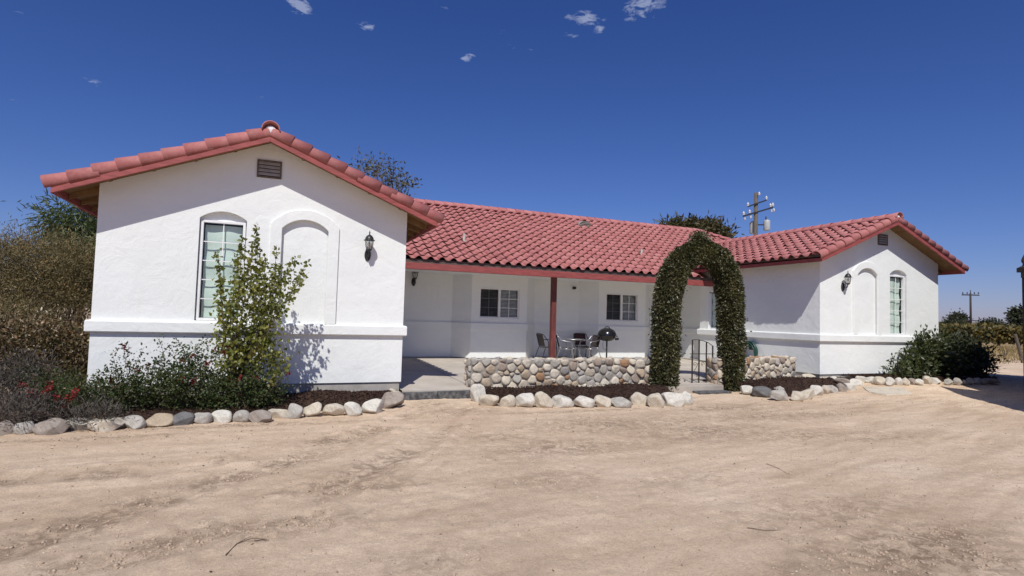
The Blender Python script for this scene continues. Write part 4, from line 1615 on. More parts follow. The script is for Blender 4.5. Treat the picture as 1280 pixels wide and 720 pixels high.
M['l_tree'] = leaf_mat('pear_leaf', [(.10, .12, .022), (.16, .18, .034), (.23, .235, .055), (.125, .14, .03), (.30, .285, .085)], .42, .3)
M['l_rose'] = leaf_mat('rose_leaf', [(.028, .050, .014), (.048, .076, .022), (.072, .10, .032), (.06, .054, .024), (.10, .115, .045)], .55, .24, .3)
M['l_vine'] = leaf_mat('arch_vine_leaf', [(.040, .042, .017), (.066, .068, .026), (.10, .10, .040), (.085, .072, .034), (.17, .165, .09)], .40, .2)
M['l_brown'] = leaf_mat('dry_brown_leaf', [(.135, .10, .046), (.22, .165, .078), (.30, .225, .115), (.165, .145, .065), (.12, .115, .052)], .7, .2)
M['l_hedge'] = leaf_mat('bronze_hedge_leaf', [(.065, .045, .022), (.12, .075, .035), (.075, .075, .028), (.18, .115, .06), (.34, .25, .15)], .38, .2)
M['l_lav'] = leaf_mat('grey_lavender_leaf', [(.085, .072, .06), (.13, .115, .10), (.105, .09, .08), (.075, .06, .045)], .8, .1)
M['l_willow'] = leaf_mat('willow_leaf', [(.055, .085, .030), (.09, .125, .045), (.12, .15, .06), (.07, .10, .05)], .5, .3)
M['l_olive'] = leaf_mat('grey_olive_leaf', [(.06, .06, .04), (.10, .10, .07), (.085, .075, .045), (.14, .13, .09)], .6, .2)
M['l_dark'] = leaf_mat('dark_tree_leaf', [(.022, .028, .012), (.04, .048, .02), (.06, .064, .028)], .6, .15)
M['l_bronze'] = leaf_mat('bronze_tree_leaf', [(.045, .045, .018), (.075, .075, .03), (.11, .075, .03), (.06, .065, .025)], .55, .2)
M['l_grape'] = leaf_mat('yellowing_grape_leaf', [(.10, .085, .025), (.16, .125, .035), (.20, .15, .045), (.085, .085, .025), (.13, .085, .03)], .6, .25)
M['l_straw'] = leaf_mat('dry_grass_blade', [(.34, .25, .12), (.42, .32, .16), (.28, .20, .09), (.38, .27, .13)], .8, .2)
M['l_bush'] = leaf_mat('glossy_bush_leaf', [(.028, .042, .014), (.045, .062, .02), (.07, .085, .03), (.10, .11, .045)], .42, .2)


def plant(name, label, cat, base, mb, mat_w, V, F_, mat_l, wood='branches', foliage='foliage', group=None):
    t_ = thing(name, label, cat, base, group)
    if mb is not None and mb.v:
        mb.build(wood, mat_w, t_, smooth=True, fixn=False)
    if V is not None:
        mesh_obj(foliage, V, F_, mat_l, t_)
    return t_


# --- young tree in front of the left wing
rg = np.random.default_rng(7)
tb = np.array([2.22, -1.0, GZ + .1])
tips = [(322, 283), (303, 297), (346, 308), (370, 322), (272, 312), (275, 345), (384, 342), (294, 320), (331, 322), (357, 352), (314, 332), (292, 375), (340, 398), (350, 440), (312, 420), (330, 440), (358, 462), (300, 405), (384, 328), (322, 300), (352, 330)]
mb = MB()
mb.tube([tb + np.array([0, 0, -.15]), tb + np.array([.02, 0, .25]), tb + np.array([.05, .01, .55])], [.032, .027, .022], 8)
pts, dirs = [], []
for i, (px, py) in enumerate(tips):
    tg = at(px, py, 'Y', -1.0 + rg.normal(0, .16))
    f0 = tb + np.array([.03, 0, rg.uniform(.2, .5)])
    ln = np.linalg.norm(tg - f0)
    bow = rg.normal(0, .06 * ln, 3)
    bow[2] -= .05 * ln
    P_ = []
    for k in range(10):
        s_ = k / 9
        P_.append(f0 + (tg - f0) * s_ + bow * math.sin(math.pi * s_))
    mb.tube(P_, [.013 * (1 - .8 * k / 9) for k in range(10)], 5)
    nl = int(104 * ln)
    for k in range(nl):
        s_ = .16 + .84 * rg.random() ** .85
        q = f0 + (tg - f0) * s_ + bow * math.sin(math.pi * s_)
        sp = .016 + .09 * (1 - s_) ** .7
        pts.append(q + rg.normal(0, sp, 3))
        dirs.append(rg.normal(0, 1, 3))
for (px, py, r, n) in ((324, 385, .17, 150), (332, 358, .18, 170), (314, 360, .14, 90), (338, 425, .14, 110), (347, 452, .13, 130), (334, 440, .11, 50)):
    c = at(px, py, 'Y', -1.0)
    pts += list(c + rg.normal(0, r * .8, (n, 3)))
    dirs += list(rg.normal(0, 1, (n, 3)))
V, F_ = leaves(pts, .068, rg, dirs, up=.0, aspect=.78, droop=.2)
plant('young_tree', 'slim young tree with yellow-green leaves in front of the left wing', 'tree', tb, mb, M['bark'], V, F_, M['l_tree'], 'trunk', 'crown')


# --- rose bushes
def rose(px, base_py, tips_, label, seed, y0, dens=1.0, flowers=(), low=None):
    rg_ = np.random.default_rng(seed)
    b = at(px, base_py, 'Y', y0)
    b[2] = GZ + .1
    mb_ = MB()
    P, D = [], []
    for (tx, ty) in tips_:
        tg = at(tx, ty, 'Y', y0 + rg_.normal(0, .22))
        b0 = b + np.array([(tg[0] - b[0]) * .35, rg_.normal(0, .12), 0])
        ln = np.linalg.norm(tg - b0)
        bow = rg_.normal(0, .07 * ln, 3)
        pp = [b0 + (tg - b0) * s_ + bow * math.sin(math.pi * s_) for s_ in np.linspace(0, 1, 8)]
        mb_.tube(pp, [.007 * (1 - .7 * k / 7) for k in range(8)], 4)
        for k in range(int(85 * ln * dens)):
            s_ = rg_.random() ** .8
            q = b0 + (tg - b0) * s_ + bow * math.sin(math.pi * s_)
            P.append(q + rg_.normal(0, .025 + .12 * (1 - s_) ** .7, 3))
            D.append(rg_.normal(0, 1, 3))
    if low:
        for (cx, cy_, rx, rz, n) in low:
            c = at(cx, cy_, 'Y', y0 - .12)
            q, dd, _ = clusters(c, (rx, .34, rz), max(6, n // 40), 40, .075, rg_, .35)
            P += list(q)
            D += list(dd)
    P = np.array(P)
    P = P[P[:, 2] > GZ + .03]
    D = np.array(D)[:len(P)]
    V_, F2 = leaves(P, .046, rg_, D, up=.25, aspect=.62)
    t_ = plant('rose_bush', label, 'rose bush', b, mb_, M['twigb'], V_, F2, M['l_rose'], 'canes', 'foliage', 'rose bushes in the left bed')
    for (fx_, fy, yo) in flowers:
        c = at(fx_, fy, 'Y', y0 + yo)
        q = c + rg_.normal(0, .017, (16, 3))
        V2, F3 = leaves(q, .036, rg_, q - c, up=.2, aspect=1.0)
        mesh_obj('flower', V2, F3, M['flower'], t_)
    return t_


rose(165, 505, [(152, 426), (140, 440), (143, 452), (180, 434), (160, 440), (172, 450), (120, 470), (132, 462), (195, 450), (205, 446), (150, 460), (190, 462)],
     'rose bush with thin upright sprigs near the left corner of the left wing', 31, -.95, 1.0,
     [(154, 432, -.1), (159, 436, -.1), (120, 480, -.2), (139, 476, -.2), (147, 484, -.2), (155, 496, -.3), (184, 457, 0), (171, 461, -.1)],
     [(150, 485, .40, .24, 950), (185, 480, .42, .25, 1000), (125, 497, .35, .16, 600), (165, 505, .5, .13, 700)])
rose(245, 505, [(198, 420), (222, 424), (213, 430), (237, 428), (229, 436), (255, 421), (262, 426), (246, 432), (275, 430), (205, 440), (270, 440), (232, 446)],
     'rose bush with red blooms below the sill left of the young tree', 32, -.9, 1.1,
     [(242, 444, -.1), (228, 451, -.2), (270, 438, -.1), (276, 432, -.1), (226, 474, -.3), (241, 478, -.3), (258, 455, -.2)],
     [(240, 470, .48, .27, 1300), (215, 485, .42, .22, 950), (265, 485, .45, .22, 1050), (240, 502, .6, .12, 850)])
rose(310, 500, [(285, 430), (296, 424), (310, 440), (330, 446), (345, 446), (300, 446), (352, 470), (360, 455), (340, 462), (279, 444)],
     'rose bush with red blooms around the foot of the young tree', 33, -.95, 1.0,
     [(288, 434, -.2), (319, 472, -.3), (301, 473, -.3), (360, 467, -.1), (281, 440, -.2), (340, 480, -.2)],
     [(300, 475, .45, .24, 1150), (325, 487, .42, .17, 900), (290, 500, .6, .12, 800), (335, 497, .3, .12, 500)])


# --- other bed plants at the left
def blob_bush(name, label, cat, balls, leaf, size, seed, base, wood=M['bark'], shell=.35, aspect=.55, up=.3, group=None, per=30, cr=.16, stems=10):
    rg_ = np.random.default_rng(seed)
    P, D, Cn = [], [], []
    for (c, r, n) in balls:
        q, dd, cc = clusters(c, r, max(4, n // per), per, cr, rg_, shell)
        P.append(q)
        D.append(dd)
        Cn.append(cc)
    P, D, Cn = np.concatenate(P), np.concatenate(D), np.concatenate(Cn)
    k = P[:, 2] > base[2] + .01
    V_, F2 = leaves(P[k], size, rg_, D[k], up=up, aspect=aspect)
    mb_ = MB()
    sel = Cn[rg_.permutation(len(Cn))[:stems]]
    limb_tubes(mb_, base, sel, .02 if size < .1 else .05, rg_, 5)
    return plant(name, label, cat, base, mb_, wood, V_, F2, leaf, 'branches', 'foliage', group)


def ball(px, py, y, rx, ry, rz, n):
    return (at(px, py, 'Y', y), (rx, ry, rz), n)


blob_bush('flowering_shrub', 'low green shrub with clustered red flowers at the left bed edge', 'shrub',
          [ball(95, 488, -1.5, .45, .3, .22, 1300), ball(70, 478, -1.3, .4, .3, .2, 900), ball(120, 500, -1.6, .4, .3, .15, 800)], M['l_rose'], .042, 41, tuple(at(95, 520, 'Z', GZ + .08)), aspect=.45, per=30, cr=.08)
fs = [o for o in bpy.data.objects if o.name == 'flowering_shrub'][0]
rg = np.random.default_rng(42)
for (fx_, fy) in ((60, 488), (63, 483), (42, 491), (43, 496), (70, 496), (75, 497), (91, 494), (88, 499), (80, 507), (57, 492), (30, 481), (95, 490)):
    c = at(fx_, fy, 'Y', -1.85 + rg.normal(0, .08))
    q = c + rg.normal(0, .022, (18, 3))
    V2, F3 = leaves(q, .034, rg, q - c, up=.2, aspect=1.0)
    mesh_obj('flower', V2, F3, M['flower'], fs)
for i, (px, py, rx, rz, n, lb) in enumerate(((20, 470, .50, .36, 2600, 'grey lavender mound beside the bronze hedge at the left edge'),
                                             (28, 512, .45, .17, 1700, 'low grey lavender mound just behind the leftmost edging rocks'),
                                             (118, 520, .42, .11, 1200, 'flat grey lavender clump behind the cream edging rock'))):
    y = (-1.2, -2.0, -2.05)[i]
    blob_bush('lavender', lb, 'lavender', [ball(px, py, y, rx, .32, rz, n)], M['l_lav'], .07, 50 + i, tuple(at(px, py + 25, 'Y', y) * np.array([1, 1, 0]) + np.array([0, 0, GZ + .05])),
              M['twigb'], aspect=.14, up=.7, group='lavender in the left bed', per=45, cr=.09)
blob_bush('bronze_hedge', 'bronze and green broadleaf hedge left of the left wing', 'hedge',
          [ball(30, 428, .9, 1.0, .7, .36, 5320), ball(85, 430, 1.0, .62, .7, .33, 4200), ball(60, 460, .7, .9, .6, .35, 3639), ball(-40, 440, .9, .9, .7, .5, 2520), ball(92, 465, .8, .5, .5, .4, 2100)],
          M['l_hedge'], .062, 61, tuple(at(60, 500, 'Y', 1.0) * np.array([1, 1, 0]) + np.array([0, 0, GZ + .1])), aspect=.55, per=25, cr=.11, stems=18)
blob_bush('brown_shrub', 'large dry brown shrub with feathery tips left of the house', 'shrub',
          [ball(55, 330, 3.4, 1.1, .9, .74, 15200), ball(20, 345, 3.4, .9, .8, .70, 9920), ball(98, 345, 3.4, .55, .8, .68, 8000), ball(45, 365, 3.2, 1.2, .8, .35, 6720), ball(55, 388, 4.2, 1.5, .5, .45, 6720), ball(-40, 350, 3.4, 1.0, .9, .8, 4800), ball(100, 362, 3.2, .5, .6, .4, 3520)],
          M['l_brown'], .062, 62, tuple(at(60, 420, 'Y', 3.4) * np.array([1, 1, 0]) + np.array([0, 0, GZ])), aspect=.22, up=.6, per=46, cr=.13, stems=60, shell=.5)
blob_bush('brown_shrub', 'spray of dry brown twigs below the large brown shrub at the left edge', 'shrub',
          [ball(20, 395, 2.2, .8, .5, .18, 1400), ball(-20, 390, 2.2, .7, .5, .2, 900)], M['l_brown'], .085, 63, tuple(at(20, 425, 'Y', 2.2) * np.array([1, 1, 0]) + np.array([0, 0, GZ])),
          aspect=.18, up=.3, per=30, cr=.14, stems=14)


def tree(name, label, base, balls, leaf, size, seed, trunk_r, group=None, aspect=.5, per=34, cr=.4, shell=.4, up=.1, droop=0, nl=22):
    rg_ = np.random.default_rng(seed)
    P, D, Cn = [], [], []
    for (c, r, n) in balls:
        q, dd, cc = clusters(c, r, max(4, n // per), per, cr, rg_, shell)
        P.append(q)
        D.append(dd)
        Cn.append(cc)
    P, D, Cn = np.concatenate(P), np.concatenate(D), np.concatenate(Cn)
    k = P[:, 2] > base[2] + .3
    V_, F2 = leaves(P[k], size, rg_, D[k], up=up, aspect=aspect, droop=droop)
    mb_ = MB()
    cc = Cn.mean(0)
    fork = np.array(base) + (cc - np.array(base)) * .45
    mb_.tube([base, (np.array(base) + fork) / 2 + rg_.normal(0, .05, 3), fork], [trunk_r, trunk_r * .85, trunk_r * .7], 9)
    limb_tubes(mb_, fork, Cn[rg_.permutation(len(Cn))[:nl]], trunk_r * .4, rg_, 5)
    return plant(name, label, 'tree', base, mb_, M['bark'], V_, F2, leaf, 'trunk', 'crown', group)


def gbase(p):
    return (p[0], p[1], GZ)


c = at(105, 300, 'Y', 11)
tree('willow_tree', 'feathery green tree rising behind the brown shrub at the left', gbase(c), [(at(98, 285, 'Y', 11), (.95, 1.0, .75), 2600), (at(125, 310, 'Y', 11), (1.2, 1.2, 1.4), 2600), (at(85, 320, 'Y', 11), (.9, .9, .9), 1600)],
     M['l_willow'], .24, 71, .14, aspect=.16, droop=.5, per=40, cr=.3)
c = at(480, 225, 'Y', 22)
tree('sparse_tree', 'sparse grey-leaved treetop showing above the right slope of the left gable', gbase(c),
     [(at(478, 214, 'Y', 22), (1.3, 1.2, .55), 420), (at(500, 230, 'Y', 22), (.8, 1.0, .4), 280), (at(450, 208, 'Y', 22), (.7, .9, .4), 100), (at(470, 244, 'Y', 22), (1.5, 1.2, .7), 380)], M['l_olive'], .22, 72, .2, aspect=.4, per=18, cr=.28, nl=30)
c = at(868, 300, 'Y', 24)
tree('bronze_tree', 'broad bronze-green treetop behind the main roof ridge left of the pole', gbase(c),
     [(at(868, 288, 'Y', 24), (1.9, 1.6, .45), 2300), (at(888, 294, 'Y', 24), (1.3, 1.3, .6), 1800), (at(842, 286, 'Y', 24), (1.0, 1.0, .25), 700), (at(865, 302, 'Y', 24), (2.4, 1.6, .5), 1500), (at(902, 300, 'Y', 24), (.5, .8, .5), 500)],
     M['l_bronze'], .42, 73, .25, aspect=.35, per=30, cr=.3)
for i, (px, py, d, rx, rz, n, lb) in enumerate(((1192, 405, 118, 3.2, 2.0, 900, 'small dark tree beyond the vineyard next to the house corner'), (1197, 398, 122, 2.2, 2.6, 900, 'taller pointed dark tree beyond the vineyard left of the wooden pole'),
                                                (1240, 404, 120, 2.8, 1.4, 800, 'low dark tree beyond the vineyard right of the wooden pole'), (1279, 392, 95, 2.2, 2.6, 1300, 'dark tree rising above the vineyard at the right edge'),
                                                (1182, 409, 118, 2.0, 1.0, 400, 'tiny dark shrubby tree touching the house corner on the horizon'))):
    c = atd(px, py, d)
    tree('dark_tree', lb, gbase(c), [(c - np.array([0, 0, .5]), (rx * .8, rx * .8, rz * .6), n * 2), (c - np.array([0, 0, rz * .8 + .4]), (rx, rx, rz * .5), n)], M['l_dark'], .5, 80 + i, .25, 'dark trees beyond the vineyard', per=22, cr=.36, nl=8)

# --- shrubs at the right wing
c = at(1160, 445, 'Y', -.05)
blob_bush('leafy_shrub', 'glossy leafy shrub sprawling over the window sill of the right wing', 'shrub',
          [ball(1153, 443, -.15, .60, .5, .45, 1500), ball(1145, 458, -.3, .65, .45, .34, 1100), ball(1158, 427, -.1, .50, .45, .26, 420), ball(1124, 464, -.3, .40, .35, .2, 260), ball(1178, 447, -.1, .55, .55, .52, 1700)],
          M['l_bush'], .12, 91, tuple(at(1155, 474, 'Z', GZ + .1)), aspect=.5, per=20, cr=.16, up=.3, stems=20, group='shrubs by the right wing')
blob_bush('leafy_shrub', 'dense dark shrub past the outer corner of the right wing', 'shrub',
          [ball(1194, 444, .5, .80, .7, .68, 4200), ball(1212, 454, .6, .62, .6, .5, 2600), ball(1190, 460, .3, .8, .6, .4, 1800)],
          M['l_dark'], .12, 92, tuple(at(1200, 473, 'Z', GZ + .1)), aspect=.5, per=26, cr=.17, stems=16, group='shrubs by the right wing')

# --- vineyard, dry grass
rg = np.random.default_rng(95)
VV, FF, off = [], [], 0
P = []
for k in range(9):
    a, b = atd(1165, 440, 62 + 5 * k), atd(1330, 448, 52 + 5 * k)
    n = 2600
    s_ = rg.random((n, 1))
    q = a * (1 - s_) + b * s_
    hgt = 1.95 + .25 * np.sin(s_[:, 0] * 40 + k) + .15 * np.sin(s_[:, 0] * 93 + k * 2)
    q[:, 2] = GZ + .35 + (hgt - .35) * rg.random(n) ** .75
    q[:, :2] += rg.normal(0, .38, (n, 2))
    P.append(q)
P = np.concatenate(P)
V, F_ = leaves(P, .36, rg, None, up=.1, aspect=.8)
setp(mesh_obj('vineyard', V, F_, M['l_grape']), 'rows of yellowing grapevines beyond the dirt drive at the right', 'vineyard', kind='stuff')
n = 14000
q = np.stack([rg.uniform(28, 68, n), rg.uniform(5, 30, n), np.full(n, GZ)], -1)
k = (q[:, 1] > 5.0 + .16 * (q[:, 0] - 31) + rg.normal(0, .8, n)) & (fbm(q[:, 0] * .4, q[:, 1] * .4, 97, 3) > -.25)
q = q[k]
V, F_ = leaves(q, .34, rg, None, up=2.2, aspect=.10)
setp(mesh_obj('dry_grass', V, F_, M['l_straw']), 'strip of dry straw-coloured grass before the vineyard', 'dry grass', kind='stuff')
# leaning post and small tree stake by the drive
for (px0, py0, px1, py1, d, w, lb) in ((1269, 418, 1279, 438, 30, .16, 'leaning weathered wooden fence post at the right edge'),):
    a, b = atd(px0, py0, d), atd(px1, py1 + 8, d)
    b[2] = GZ - .05
    mb = MB()
    mb.tube([b, (a + b) / 2, a], [w * .55, w * .5, w * .48], 9)
    setp(mb.build('fence_post', M['polewood'], smooth=False, fixn=False), lb, 'fence post')
rg = np.random.default_rng(96)
c = atd(1256, 445, 34)
mb = MB()
limb_tubes(mb, gbase(c), [c + rg.normal(0, .35, 3) + np.array([0, 0, .25]) for _ in range(14)], .018, rg, 5)
plant('bare_shrub', 'small bare grey shrub in the dry grass at the right', 'shrub', gbase(c), mb, M['polewood'], None, None, None)

# ------------------------------------------------------------------ vine arch
rg = np.random.default_rng(110)
AY = -.22
DEP = .42
arch_t = thing('vine_arch', 'tall garden arch thickly covered in dark green vine', 'arch', (12.5, AY, GZ))


def arch_world(px, py, y=AY):
    return at(px, py, 'Y', y)


# centre line of the arch in the photograph with its half thickness in pixels
CL = [(831, 490, 19), (831, 460, 20), (832, 430, 20.5), (833, 400, 20.5), (834, 375, 21), (838, 352, 21), (846, 334, 20), (857, 323, 18), (867, 316, 16.5), (876, 314, 15.5),
      (886, 316, 16), (896, 323, 16.5), (904, 334, 17), (910, 352, 18), (913, 375, 19), (914, 400, 19), (914, 430, 19), (914, 460, 18.5), (915, 488, 18)]
cw = np.array([arch_world(a, b) for a, b, _ in CL])
dist = np.array([(q - CAM) @ np.array(FWD) for q in cw])
rw = np.array([r for _, _, r in CL]) * dist / FPX
n = 42000
tt = rg.uniform(0, len(CL) - 1, n)
ctr = np.stack([np.interp(tt, range(len(CL)), cw[:, i]) for i in range(3)], -1)
rr = np.interp(tt, range(len(CL)), rw)
tan = np.stack([np.interp(np.clip(tt + .3, 0, len(CL) - 1), range(len(CL)), cw[:, i]) - np.interp(np.clip(tt - .3, 0, len(CL) - 1), range(len(CL)), cw[:, i]) for i in range(3)], -1)
tan /= np.linalg.norm(tan, axis=1)[:, None]
yv = np.array([0, 1., 0])
sdv = np.cross(tan, yv)
sdv /= np.linalg.norm(sdv, axis=1)[:, None]
a = rg.uniform(0, 2 * math.pi, n)
# rounded-box cross-section: width from the picture, depth DEP
ca, sa = np.cos(a), np.sin(a)
sq = (np.abs(ca) ** 3.2 + np.abs(sa) ** 3.2) ** (-1 / 3.2)
lump = 1 + .20 * fbm(ctr[:, 2] * 3.2 + ca * 1.4, ctr[:, 0] * 3.2 + sa * 1.4, 120, 3)
rho = (.68 + .34 * rg.random(n) ** .7) * lump * .92
wd = rr * .88
P = ctr + sdv * (ca * sq * rho * wd)[:, None] + yv * (sa * sq * rho * DEP * .62)[:, None]
D = sdv * (ca * sq)[:, None] + yv * (sa * sq)[:, None]
# tuft on the crown
c = arch_world(875, 300.5)
q, dd, _ = clusters(c, (.19, .20, .15), 50, 44, .065, rg, .3)
P, D = np.concatenate([P, q]), np.concatenate([D, dd])
# strays
k = rg.integers(0, n, 260)
P = np.concatenate([P, P[k] + D[k] * rg.uniform(.03, .15, (260, 1))])
D = np.concatenate([D, D[k]])
kk = P[:, 2] > GZ
V, F_ = leaves(P[kk], .060, rg, D[kk], up=-.1, aspect=.55, droop=.35)
mesh_obj('foliage', V, F_, M['l_vine'], arch_t)
mb = MB()
for dy in (-DEP * .45, DEP * .45):
    mb.tube([cw[i] + np.array([0, dy, 0]) for i in range(len(cw))], .02, 6)
mb.build('frame', M['iron'], arch_t, fixn=False)
mb = MB()
for i0, i1 in ((0, 9), (18, 9)):
    for k in range(9):
        st = 1 if i1 > i0 else -1
        pth = [cw[i] + np.array([rg.normal(0, .05), rg.normal(0, .06), 0]) for i in range(i0, i1, st)]
        pth[0][2] = GZ - .02
        mb.tube(pth, [.016 - .0012 * j for j in range(len(pth))], 5)
mb.build('vine_stems', M['bark'], arch_t, fixn=False)
# dense shaded twig core so that light does not pass through
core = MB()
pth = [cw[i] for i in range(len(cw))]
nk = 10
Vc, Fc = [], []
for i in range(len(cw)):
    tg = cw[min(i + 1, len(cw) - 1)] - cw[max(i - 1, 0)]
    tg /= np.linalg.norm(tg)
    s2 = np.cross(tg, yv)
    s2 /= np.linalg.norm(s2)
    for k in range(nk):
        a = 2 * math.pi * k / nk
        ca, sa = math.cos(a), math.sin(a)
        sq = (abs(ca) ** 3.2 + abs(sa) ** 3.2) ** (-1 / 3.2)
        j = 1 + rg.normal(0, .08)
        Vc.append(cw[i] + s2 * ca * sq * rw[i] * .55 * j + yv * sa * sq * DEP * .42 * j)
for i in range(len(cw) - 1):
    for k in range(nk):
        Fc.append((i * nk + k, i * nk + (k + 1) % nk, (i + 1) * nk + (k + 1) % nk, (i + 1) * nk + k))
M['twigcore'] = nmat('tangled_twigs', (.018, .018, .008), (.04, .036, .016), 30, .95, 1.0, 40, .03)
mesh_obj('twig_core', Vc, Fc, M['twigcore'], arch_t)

# ------------------------------------------------------------------ iron gate in the arch
gate = thing('iron_gate', 'rusty wrought iron gate with upright bars standing open under the vine arch', 'gate', (12.75, .05, -.18))
gy_ = .02
bars = [(12.42, .91), (12.63, .90), (12.86, .85), (13.06, .76)]
for (x, zt) in bars:
    b = MB()
    b.bar((x, gy_, -.17), (x, gy_, zt), .026, .026, (0, 1, 0))
    b.build('bar', M['iron'], gate)
b = MB()
b.bar((12.34, gy_, .56), (13.12, gy_, .56), .022, .016)
b.build('rail', M['iron'], gate, fixn=False)
b = MB()
b.bar((12.42, gy_, -.08), (13.10, gy_, -.08), .022, .016)
b.build('rail', M['iron'], gate, fixn=False)
b = MB()
b.tube([(12.42, gy_, .91), (12.58, gy_, .915), (12.75, gy_, .89), (12.92, gy_, .84), (13.08, gy_, .75)], .009, 6)
b.build('rail', M['iron'], gate, fixn=False)
b = MB()
for (cx, cz, s_) in ((12.50, .30, 1), (12.56, .02, -1), (12.74, .30, 1), (12.96, .05, -1)):
    b.tube([(cx + s_ * (.02 + .045 * (1 - k / 16)) * math.cos(k * .55) * (1 - k / 22), gy_, cz + (.02 + .045 * (1 - k / 16)) * math.sin(k * .55) * (1 - k / 22)) for k in range(17)], .006, 5)
b.tube([(12.44, gy_, .10), (12.53, gy_, .2), (12.62, gy_, .36)], .007, 5)
b.build('scroll', M['iron'], gate, fixn=False)

# ------------------------------------------------------------------ porch furniture
def chair_local():
    fr = MB()
    for s_ in (-1, 1):
        # front leg, arm, back upright
        fr.tube([(s_ * .25, -.27, 0), (s_ * .245, -.24, .42), (s_ * .25, -.23, .60), (s_ * .255, -.17, .66), (s_ * .255, .0, .67), (s_ * .25, .14, .70), (s_ * .235, .22, .80), (s_ * .22, .26, .85)], .0125, 8)
        fr.tube([(s_ * .24, .31, 0), (s_ * .215, .16, .42), (s_ * .205, .12, .46)], .0125, 8)
        fr.tube([(s_ * .245, -.24, .42), (s_ * .215, .16, .43)], .011, 8)
    fr.tube([(-.22, .26, .85), (-.12, .285, .87), (.12, .285, .87), (.22, .26, .85)], .0125, 8)
    fr.tube([(-.245, -.24, .42), (.245, -.24, .42)], .011, 8)
    fr.tube([(-.215, .16, .43), (.215, .16, .43)], .011, 8)
    seat = MB()
    V = [((-.22 + .44 * i / 6), -.24 + .42 * j / 6, .435 - .02 * math.sin(math.pi * i / 6) * math.sin(math.pi * j / 6) + (.004 if k else -.004)) for k in (0, 1) for j in range(7) for i in range(7)]
    seat.add(V, [(49 + j * 7 + i, 49 + j * 7 + i + 1, 49 + j * 7 + i + 8, 49 + j * 7 + i + 7) for j in range(6) for i in range(6)] + [(j * 7 + i + 7, j * 7 + i + 8, j * 7 + i + 1, j * 7 + i) for j in range(6) for i in range(6)])
    bk = MB()
    V = [((-.205 + .41 * i / 6), .17 + .11 * j / 6 + .03 * math.sin(math.pi * i / 6) + (.004 if k else -.004), .47 + .385 * j / 6) for k in (0, 1) for j in range(7) for i in range(7)]
    bk.add(V, [(j * 7 + i, j * 7 + i + 1, j * 7 + i + 8, j * 7 + i + 7) for j in range(6) for i in range(6)] + [(49 + j * 7 + i + 7, 49 + j * 7 + i + 8, 49 + j * 7 + i + 1, 49 + j * 7 + i) for j in range(6) for i in range(6)])
    return fr, seat, bk


PZ = lambda y: -.16 + (.148 / 6.89) * (y + .14)
fr, seat, bk = chair_local()
ch0 = thing('patio_chair', 'dark patio chair left of the red porch post', 'chair', (0, 0, 0), 'chairs around the patio table')
fr.build('frame', M['darktube'], ch0, smooth=True, local=True, fixn=False)
seat.build('seat', M['sling'], ch0, smooth=True, local=True, fixn=False)
bk.build('backrest', M['sling'], ch0, smooth=True, local=True, fixn=False)
fxp = lambda px, y: float(at(px, 430, 'Y', y)[0])
spots = [(fxp(683, 5.45), 5.45, 95, 'dark patio chair left of the red porch post', 'darktube', 'sling'),
         (fxp(706, 5.0), 5.0, 66, 'patio chair just right of the porch post, facing the table', 'silver', 'sling'),
         (fxp(727, 5.9), 5.88, -12, 'maroon-backed patio chair behind the round table', 'darktube', 'maroon'),
         (fxp(738, 5.1), 5.1, -80, 'patio chair with pale metal arms nearest the grill', 'silver', 'sling')]
for i, (x, y, r, lb, mf, ms) in enumerate(spots):
    if i == 0:
        o = ch0
    else:
        o = ch0.copy()
        COL.objects.link(o)
        for c in ch0.children:
            k = c.copy()
            k.parent = o
            k.data = c.data.copy()
            k.data.materials.clear()
            k.data.materials.append(M[mf] if c.name.startswith('frame') else M[ms])
            COL.objects.link(k)
    o['label'] = lb
    o.location = (x, y, PZ(y))
    o.rotation_euler = (0, 0, math.radians(r))
tbx, tby = fxp(716, 5.35), 5.35
tbl = thing('patio_table', 'round metal patio table between the porch chairs', 'table', (tbx, tby, PZ(tby)))
b = MB()
b.lathe([(0.0, .69), (.38, .69), (.40, .695), (.405, .705), (.40, .715), (.38, .718), (0.0, .718)], (tbx, tby, PZ(tby)), 32, cap=False)
b.build('tabletop', M['silver'], tbl, smooth=True, fixn=False)
for k in range(4):
    a = math.pi / 4 + k * math.pi / 2
    b = MB()
    b.tube([(tbx + r * math.cos(a), tby + r * math.sin(a), PZ(tby) + z) for r, z in ((.36, 0), (.24, .25), (.20, .45), (.27, .69))], .013, 8)
    b.build('leg', M['silver'], tbl, smooth=True, fixn=False)
b = MB()
b.tube([(tbx + .21 * math.cos(k * math.pi / 8), tby + .21 * math.sin(k * math.pi / 8), PZ(tby) + .40) for k in range(17)], .008, 6)
b.build('ring', M['silver'], tbl, smooth=True, fixn=False)

gxx, gyy = fxp(758.5, 4.75), 4.75
gz = PZ(gyy)
grill = thing('kettle_grill', 'black kettle grill on a slim pedestal by the porch window', 'grill', (gxx, gyy, gz))
b = MB()
b.lathe([(.05, .69), (.17, .71), (.24, .76), (.285, .83), (.30, .865), (.31, .87), (.31, .885)], (gxx, gyy, gz), 28)
b.build('bowl', M['blackgloss'], grill, smooth=True)
b = MB()
b.lathe([(.315, .885), (.31, .905), (.295, .96), (.255, 1.03), (.19, 1.085), (.10, 1.118), (.0, 1.125)], (gxx, gyy, gz), 28, cap=False)
lid = b.build('lid', M['blackgloss'], grill, smooth=True)
b = MB()
b.tube([(gxx - .09, gyy, gz + 1.11), (gxx - .08, gyy, gz + 1.15), (gxx - .03, gyy, gz + 1.168), (gxx + .03, gyy, gz + 1.168), (gxx + .08, gyy, gz + 1.15), (gxx + .09, gyy, gz + 1.11)], .016, 8)
b.build('handle', M['black'], lid, smooth=True, fixn=False)
b = MB()
b.lathe([(.025, .02), (.025, .70)], (gxx, gyy, gz), 12)
